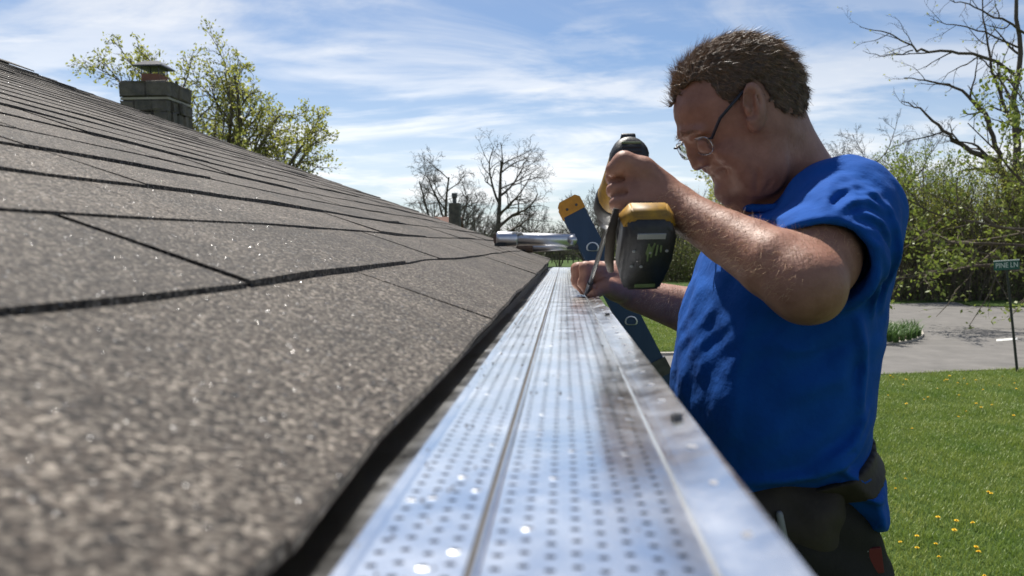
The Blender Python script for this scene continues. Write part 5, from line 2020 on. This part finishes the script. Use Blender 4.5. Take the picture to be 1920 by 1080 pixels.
# ---- hair: close cap plus strands
hair_px = [(1238, 205), (1262, 198), (1272, 176), (1290, 156), (1316, 150), (1334, 164), (1350, 184), (1372, 196), (1388, 190), (1394, 166), (1404, 152), (1424, 154), (1438, 174), (1444, 194), (1456, 206), (1478, 214), (1506, 218), (1540, 190), (1530, 120), (1490, 60), (1420, 20), (1330, 20), (1250, 80), (1225, 160)]


_rA, _uA, _fA = A3(_r), A3(_u), A3(_f)


def near_pixel(p):
    """photograph pixel of the near-side twin of a head point"""
    x, t, z = head_local(p)
    t = -np.abs(t)
    w = np.stack([H0.x + x * hc - t * hs, H0.y + x * hs + t * hc, H0.z + z - CZ], 1)
    dpt_ = w.dot(_fA)
    return 960 + F * w.dot(_rA) / dpt_, 540 - F * w.dot(_uA) / dpt_


def hair_mask(p):
    u, v = near_pixel(p)
    return poly_sd(u, -v, [(a, -b) for a, b in hair_px]) / 1270.0


cap = Field()


def cap_fn(p):
    x, t, z = head_local(p)
    n_ = 0.0022 * np.sin(x * 330 + z * 210) * np.sin(z * 390 - x * 160 + t * 240) + 0.0022 * np.sin(x * 130 + t * 170) * np.sin(z * 150 + t * 90)
    up_ = np.clip((z - 0.02) / 0.08, 0, 1)
    return head_fn(p) - 0.0024 - 0.0022 * up_ + n_


cap.add(cap_fn, H0, 0.2, 0.002)
cap.add(lambda p: hair_mask(p) + 0.003 * np.sin(p[:, 0] * 400) * np.sin(p[:, 2] * 310), H0, 0.25, 0.004, 'i')
CV, CQ = surface_net(cap, (0.10, 1.04, 2.70), (0.40, 1.32, 2.96), 0.0028)
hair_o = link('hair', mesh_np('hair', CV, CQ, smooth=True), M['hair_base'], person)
hme = hair_o.data
hn = np.zeros(len(CV) * 3, dtype=np.float32); hme.vertices.foreach_get('normal', hn); hn = hn.reshape(-1, 3)


def strands(name, roots, dirs, lens, w, mat, parent, curl, nseg=3):
    n = len(roots)
    rr = np.random.default_rng(12)
    side = np.cross(dirs, rr.normal(0, 1, (n, 3))); side /= np.linalg.norm(side, axis=1)[:, None] + 1e-9
    lay = []
    p = roots.copy(); d = dirs.copy()
    for s in range(nseg + 1):
        ww = w * (1 - 0.9 * s / nseg)
        lay += [p - side * ww, p + side * ww]
        d = d + curl * (1.0 / nseg) + rr.normal(0, 0.12, (n, 3)); d /= np.linalg.norm(d, axis=1)[:, None]
        p = p + d * (lens / nseg)[:, None]
    V = np.stack(lay, 1).reshape(-1, 3)
    k = 2 * (nseg + 1)
    i0 = np.arange(n)[:, None] * k
    Q = np.concatenate([i0 + np.array([[2 * s, 2 * s + 1, 2 * s + 3, 2 * s + 2]]) for s in range(nseg)])
    return link(name, mesh_np(name, V, Q), mat, parent)


rr = np.random.default_rng(77)
lx, lt_, lz = head_local(CV)
inside = hair_mask(CV) < 0.002
outw = (hn * (CV - A3(H0))).sum(1) > 0
cand = np.where(inside & outw)[0]
pick = rr.choice(cand, 22000)
roots = CV[pick] + rr.normal(0, 0.0014, (len(pick), 3)) - hn[pick] * 0.002
loc_x, loc_z = lx[pick], lz[pick]
back = A3((hc, hs, 0.0))
topness = np.clip((loc_z - 0.03) / 0.07, 0, 1)
front = np.clip((-loc_x - 0.045) / 0.06, 0, 1)
tdir = back * (1.0 - 1.3 * front)[:, None] + np.array([0, 0, -1]) * (0.95 * (1 - topness) * (1 - front))[:, None] + np.array([-0.35, 0, 0.55]) * front[:, None]
nn_ = hn[pick]
tdir = tdir - nn_ * (tdir * nn_).sum(1)[:, None]
tdir /= np.linalg.norm(tdir, axis=1)[:, None] + 1e-9
clump_ = np.stack([np.sin(roots[:, 0] * 310 + 2 * np.sin(roots[:, 1] * 270)), np.sin(roots[:, 1] * 330 + roots[:, 2] * 200), np.sin(roots[:, 2] * 290 + roots[:, 0] * 180)], 1)
d_ = tdir + nn_ * (0.05 + 0.07 * topness + 0.38 * front)[:, None] + clump_ * 0.10
d_ += rr.normal(0, 0.08, d_.shape)
d_ /= np.linalg.norm(d_, axis=1)[:, None]
ln2 = (0.010 + 0.009 * topness + 0.009 * front) * rr.uniform(0.5, 1.25, len(pick))
strands('hair_strands', roots, d_, ln2, 0.00036, M['hair'], hair_o, back[None, :] * 0.2)
# eyebrows
ev = []
for s in (-1, 1):
    for i in range(110):
        f = rr.random()
        c = hv(1281 + 32 * f, 250 - 4 * f, s * (0.012 + 0.030 * f)) - A3((0.001, 0, 0))
        ev.append(c)
ev = np.array(ev) + rr.normal(0, 0.0012, (len(ev), 3))
ed = np.tile(A3((-0.9, -0.3, -0.15)), (len(ev), 1)) + rr.normal(0, 0.5, (len(ev), 3))
ed /= np.linalg.norm(ed, axis=1)[:, None]
strands('eyebrow', ev, ed, np.full(len(ev), 0.009), 0.00045, M['hair'], hair_o, A3((0, 0, -0.3))[None, :])
# fair hair on the arms
a0, a1 = A3(EL_N), A3(WR_N)
fa0, fa1 = A3(P(1420, 610, 1.50)), A3(P(1180, 550, 1.53))


def along(p, a, b):
    return (p - a).dot(b - a) / (b - a).dot(b - a)


tn, tf = along(body_V, a0, a1), along(body_V, fa0, fa1)
dn = np.linalg.norm(body_V - (a0 + np.clip(tn, 0, 1)[:, None] * (a1 - a0)), axis=1)
df = np.linalg.norm(body_V - (fa0 + np.clip(tf, 0, 1)[:, None] * (fa1 - fa0)), axis=1)
selm = (((tn > -0.05) & (tn < 1.0) & (dn < 0.075)) | ((tf > 0.1) & (tf < 0.95) & (df < 0.07))) & (body_N[:, 2] > -0.25)
cand = np.where(selm)[0]
pick = rr.choice(cand, 6500)
tang = np.where((body_V[pick, 1] < 1.3)[:, None], (a1 - a0)[None, :], (fa1 - fa0)[None, :])
tang = tang / np.linalg.norm(tang, axis=1)[:, None]
ad = body_N[pick] * 0.30 + tang * 0.60 + np.array([0, -0.2, -0.35]) + rr.normal(0, 0.35, (len(pick), 3))
ad /= np.linalg.norm(ad, axis=1)[:, None]
strands('arm_hair', body_V[pick] - body_N[pick] * 0.001, ad, 0.012 * rr.uniform(0.5, 1.3, len(pick)), 0.00019, M['arm_hair'], body_o, A3((0, 0, -0.5))[None, :], 2)

# ---- glasses
glasses = bpy.data.objects.new('glasses', None)
COL.objects.link(glasses)
glasses.parent = person
glasses.location = -person.location
gm = bpy.data.materials.new('lens_glass')
gm.use_nodes = True
gb = gm.node_tree.nodes['Principled BSDF']
gb.inputs['Base Color'].default_value = (0.93, 0.95, 0.95, 1)
gb.inputs['Roughness'].default_value = 0.02
gb.inputs['Transmission Weight'].default_value = 1.0
gb.inputs['IOR'].default_value = 1.25
for s in (-1, 1):
    # lens plane leans with the tilted face
    upv = hp(1290, 262, 0) - hp(1312, 303, 0); upv /= np.linalg.norm(upv)
    ga = HYAW + R(11); sdv = A3((-math.sin(ga), math.cos(ga), 0))
    c = hp(1297, 280, 0) + sdv * s * 0.032
    ol = []
    for k in range(28):
        a = 2 * math.pi * k / 28
        ca, sa = math.cos(a), math.sin(a)
        ex = 0.0215 * np.sign(ca) * abs(ca) ** 0.75
        ey = 0.0135 * np.sign(sa) * abs(sa) ** 0.75
        ol.append(Vector(c + sdv * ex + upv * ey + (hp(1310, 280, 0) - hp(1300, 285, 0)) * 0.35 * (abs(ex) / 0.0215) ** 2 * (1 if ex * s > 0 else 0)))
    bm = bmesh.new()
    tube(bm, ol + [ol[0]], 0.00085, 6, cap=False)
    link('rim', mesh_bm('rim', bm, True), M['silver'], glasses)
    bm = bmesh.new()
    nv_ = A3(np.cross(sdv, upv)) * 0.0008
    fa_ = [bm.verts.new(p + Vector(nv_)) for p in ol]
    fb_ = [bm.verts.new(p - Vector(nv_)) for p in ol]
    bm.faces.new(fa_); bm.faces.new(fb_[::-1])
    for k in range(28):
        bm.faces.new((fa_[k], fb_[k], fb_[(k + 1) % 28], fa_[(k + 1) % 28]))
    link('lens', mesh_bm('lens', bm), gm, glasses)
    hinge = Vector(c + sdv * s * 0.026 + upv * 0.009) + Vector(hp(1306, 280, 0) - hp(1300, 280, 0)) * 1.2
    bm = bmesh.new()
    tube(bm, [Vector(c + sdv * s * 0.0245 + upv * 0.008), hinge, Vector(hv(1350, 222, s * 0.080)), Vector(hv(1391, 174, s * 0.0825)), Vector(hv(1408, 160, s * 0.080)), Vector(hv(1432, 180, s * 0.077))], [0.0012, 0.0022, 0.0022, 0.0022, 0.0022, 0.0022], 6)
    link('temple_arm', mesh_bm('temple_arm', bm, True), M['frame'], glasses)
bm = bmesh.new()
cA, cB = hp(1296, 277, -0.0085), hp(1296, 277, 0.0085)
tube(bm, [Vector(cA), Vector((cA + cB) / 2) + Vector((-0.002, 0, 0.003)), Vector(cB)], 0.001, 6)
link('bridge', mesh_bm('bridge', bm, True), M['silver'], glasses)

# ------------------------------------------------------------------ cordless drill
M['yellow'] = material('yellow_plastic', (0.42, 0.225, 0.010), 0.55, var=(0.17, 0.09, 0.015), vscale=60, vdetail=8)
M['blackpl'] = material('black_plastic', (0.018, 0.018, 0.02), 0.5, var=(0.035, 0.034, 0.032), vscale=70, bump=0.0004, bscale=300)
M['green_paint'] = material('dried_green_paint', (0.10, 0.14, 0.055), 0.7, var=(0.16, 0.2, 0.10), vscale=60)
dA = P(1184, 283, 1.070)                # rear end of the housing
dB = P(1100, 553, 1.49)                 # screw at the gutter lip
d1 = (dB - dA).normalized()
hb = P(1212, 494, 0.985)                # middle of the battery's underside
htop = dA + d1 * 0.085
d2 = (hb - htop).normalized()
side = d1.cross(d2).normalized()
nrm_ = side.cross(d1).normalized()
if nrm_.dot(d2) < 0: nrm_ = -nrm_
drill = empty('cordless_drill', dB)
tag(drill, 'yellow and black cordless drill held over the gutter lip', 'drill')
Dm = Matrix((d1, side, nrm_)).transposed()       # x forward, y side, z towards the battery


def dpt(x, y, z):
    return htop + Dm @ Vector((x, y, z))


def lathe_d(prof, n=20, sq=1.0):
    bm = bmesh.new()
    rings = [[bm.verts.new(dpt(x, math.cos(2 * math.pi * k / n) * r, math.sin(2 * math.pi * k / n) * r * sq)) for k in range(n)] for x, r in prof]
    for a, b in zip(rings[:-1], rings[1:]):
        for k in range(n):
            bm.faces.new((a[k], a[(k + 1) % n], b[(k + 1) % n], b[k]))
    bm.faces.new(rings[0]); bm.faces.new(rings[-1][::-1])
    return bm


hs_ = link('motor_housing', mesh_bm('motor_housing', lathe_d([(-0.070, 0.0235), (-0.060, 0.026), (0.010, 0.0275), (0.030, 0.029), (0.034, 0.028)], 20, 1.08), True), M['yellow'], drill)
link('rear_cap', mesh_bm('rear_cap', lathe_d([(-0.089, 0.014), (-0.087, 0.020), (-0.080, 0.0245), (-0.0655, 0.0268), (-0.062, 0.0265)], 20, 1.06), True), M['blackpl'], drill)
link('gear_case', mesh_bm('gear_case', lathe_d([(0.033, 0.029), (0.040, 0.031), (0.068, 0.030), (0.074, 0.025)], 20), True), M['blackpl'], drill)
link('chuck', mesh_bm('chuck', lathe_d([(0.073, 0.020), (0.078, 0.0225), (0.098, 0.0215), (0.112, 0.013), (0.116, 0.008)], 16), True), M['steel'], drill)
# vents and top ridge on the rear cap
for k in range(4):
    bm = bmesh.new()
    box(bm, dpt(-0.0885, 0, -0.010 + 0.0065 * k), (0.003, 0.026, 0.003), Dm, 0.0008)
    link('vent', mesh_bm('vent', bm), M['rubber'] if k else M['green_paint'], drill)
bm = bmesh.new()
box(bm, dpt(-0.045, 0, -0.0285), (0.07, 0.020, 0.008), Dm, 0.003)
link('top_ridge', mesh_bm('top_ridge', bm, True), M['blackpl'], drill)
# bit extension
tipx = (dB - htop).dot(d1)
bm = bmesh.new()
tube(bm, [dpt(0.112, 0, 0), dpt(tipx - 0.05, 0, 0)], 0.0040, 6)
tube(bm, [dpt(tipx - 0.055, 0, 0), dpt(tipx - 0.008, 0, 0)], 0.0056, 10)
link('bit_extension', mesh_bm('bit_extension', bm), M['steel'], drill)
# handle
up_d = Matrix((d1, side, d2)).transposed()


def hpt(x, y, t):
    L = (hb - htop).length
    return htop + d2 * (t * L) + d1 * x + side * y


bm = bmesh.new()
rings = []
for t, rx, ry in ((0.05, 0.030, 0.020), (0.2, 0.022, 0.0185), (0.4, 0.0215, 0.018), (0.6, 0.0225, 0.0185), (0.70, 0.030, 0.024)):
    rings.append([bm.verts.new(hpt(math.cos(2 * math.pi * k / 16) * rx, math.sin(2 * math.pi * k / 16) * ry, t)) for k in range(16)])
for a, b in zip(rings[:-1], rings[1:]):
    for k in range(16):
        bm.faces.new((a[k], a[(k + 1) % 16], b[(k + 1) % 16], b[k]))
bm.faces.new(rings[0]); bm.faces.new(rings[-1][::-1])
link('handle', mesh_bm('handle', bm, True), M['blackpl'], drill)
# foot and battery: outline of the underside, stretched along the drill's length
bn2 = (d2 * 0.75 + nrm_ * 0.25).normalized()
bx_ = (d1 - bn2 * d1.dot(bn2)).normalized()
bs_ = bn2.cross(bx_).normalized()
if bs_.x < 0: bs_ = -bs_


def bpt(u, v, w):
    """u across (right), v along the drill length (forward/down), w towards the underside"""
    return hb + bs_ * u + bx_ * v + bn2 * w


def slab(out0, w0, out1, w1, bev):
    bm = bmesh.new()
    a = [bm.verts.new(bpt(u, v, w0)) for u, v in out0]
    b = [bm.verts.new(bpt(u, v, w1)) for u, v in out1]
    n = len(a)
    bm.faces.new(a); bm.faces.new(b[::-1])
    for i in range(n):
        bm.faces.new((a[i], b[i], b[(i + 1) % n], a[(i + 1) % n]))
    if bev: bmesh.ops.bevel(bm, geom=bm.edges[:], offset=bev, segments=2, affect='EDGES')
    return bm


bat = [(-0.030, -0.046), (-0.020, -0.056), (0.022, -0.056), (0.033, -0.044), (0.0335, 0.005), (0.024, 0.050), (-0.021, 0.050), (-0.030, 0.030)]
bigr = lambda pl, f, g=None: [(u * f, v * (g or f)) for u, v in pl]
bo = link('battery', mesh_bm('battery', slab(bigr(bat, 1.0), -0.045, bigr(bat, 0.95), 0.0, 0.004), True), M['blackpl'], drill)
foot = [(-0.034, -0.020), (-0.028, -0.048), (-0.018, -0.056), (0.018, -0.056), (0.030, -0.048), (0.036, -0.030), (0.034, 0.010), (-0.028, 0.02)]
link('foot', mesh_bm('foot', slab(bigr(foot, 0.86), -0.062, bigr(foot, 1.0), -0.044, 0.004), True), M['blackpl'], drill)
bm = slab([(-0.022, -0.0600), (0.024, -0.0600), (0.037, -0.040), (-0.035, -0.040)], -0.045, [(-0.020, -0.059), (0.022, -0.059), (0.034, -0.042), (-0.032, -0.042)], -0.018, 0.002)
link('foot_band', mesh_bm('foot_band', bm, True), M['yellow'], drill)
bm = bmesh.new()
box(bm, bpt(0, -0.044, 0.0008), (0.034, 0.008, 0.002), Matrix((bs_, bx_, bn2)).transposed(), 0.0005)
link('rating_plate', mesh_bm('rating_plate', bm), M['grey_plastic'], bo)
for u, v in ((-0.018, -0.020), (0.002, -0.018), (0.022, -0.020), (-0.018, 0.004), (-0.006, 0.005)):
    bm = bmesh.new()
    c = bpt(u, v, 0.0)
    tube(bm, [c, c + bn2 * 0.0012], [0.0022, 0.0016], 8)
    link('screw_head', mesh_bm('screw_head', bm), M['grey_plastic'], bo)
# dried paint drips on the underside
pr2 = random.Random(8)
for i in range(9):
    bm = bmesh.new()
    u = -0.002 + 0.018 * pr2.random(); v0 = -0.034 + 0.008 * pr2.random(); L = 0.008 + 0.020 * pr2.random()
    box(bm, bpt(u, v0 + L / 2, 0.0004), (0.0022, L, 0.0012), Matrix((bs_, bx_, bn2)).transposed() @ Matrix.Rotation(pr2.uniform(-.12, .12), 3, 'Z'), 0.0004)
    link('paint_drip', mesh_bm('paint_drip', bm), M['green_paint'], bo)
bm = bmesh.new()
box(bm, bpt(0.003, 0.037, 0.0004), (0.026, 0.0055, 0.0014), Matrix((bs_, bx_, bn2)).transposed(), 0.0005)
link('label_strip', mesh_bm('label_strip', bm), M['green_paint'], bo)
# belt clip and bit holder on the left of the foot
bm = bmesh.new()
tube(bm, [bpt(-0.036, -0.050, -0.045), bpt(-0.042, -0.020, -0.030), bpt(-0.040, 0.020, -0.028), bpt(-0.034, 0.045, -0.035)], [0.004, 0.006, 0.006, 0.004], 8, squash=0.5)
link('belt_clip', mesh_bm('belt_clip', bm, True), M['leather'], drill)
# screw being driven
bm = bmesh.new()
tube(bm, [dB - d1 * 0.009, dB - d1 * 0.003], 0.0046, 6)
tube(bm, [dB - d1 * 0.004, dB + d1 * 0.012], 0.0016, 6)
sc_ = link('screw', mesh_bm('screw', bm), M['steel'])
tag(sc_, "small hex screw between the man's fingertips at the gutter lip", 'screw')

# ------------------------------------------------------------------ stepladder that carries the man, below the frame
step = empty('stepladder', (person.location.x + 0.05, 1.2, 0))
tag(step, 'blue fibreglass stepladder that the man stands on', 'stepladder')
sx0 = person.location.x + 0.02
for sy in (-0.26, 0.26):
    for (xa, xb) in ((sx0 + 0.02, sx0 + 0.42), (sx0 - 0.12, sx0 - 0.20)):
        bm = bmesh.new()
        tube(bm, [(xa, 1.215 + sy, FEET_Z - 0.03), (xb, 1.215 + sy * 1.1, 0.0)], 0.03, 4)
        link('rail', mesh_bm('rail', bm), M['fibre_blue'], step)
for i, z in enumerate((0.28, 0.56, 0.84)):
    f = 1 - z / FEET_Z
    bm = bmesh.new()
    box(bm, (sx0 + 0.02 + 0.40 * f, 1.215, z), (0.09, 0.56, 0.025), None, 0.004)
    link('tread', mesh_bm('tread', bm), M['alu_dull'], step)
bm = bmesh.new()
box(bm, (sx0 - 0.03, 1.215, FEET_Z - 0.022), (0.40, 0.60, 0.03), None, 0.006)
link('platform', mesh_bm('platform', bm), M['alu_dull'], step)

# shingle grit washed onto the guard
gr = np.random.default_rng(31)
V, T3 = [], []
for i in range(260):
    x = gr.uniform(-0.062, 0.055) if gr.random() < 0.6 else gr.uniform(-0.068, -0.03)
    y = 0.15 + 2.6 * gr.random() ** 1.5
    r_ = gr.uniform(0.0004, 0.0010)
    z = guard_h(y) + (0.0 if y < 1.16 else -0.002) + r_ * 0.6
    b = len(V)
    for k in range(4):
        a = k * math.pi / 2 + gr.uniform(-0.4, 0.4)
        V.append((x + r_ * math.cos(a), y + r_ * math.sin(a), z - r_ * 0.5))
    V.append((x, y, z + r_ * 0.6))
    for k in range(4): T3.append((b + k, b + (k + 1) % 4, b + 4))
grit = link('roof_grit', mesh_np('roof_grit', V, None, T3), M['shingle'])
tag(grit, 'loose shingle grit scattered on the gutter guard', 'grit', kind='stuff')
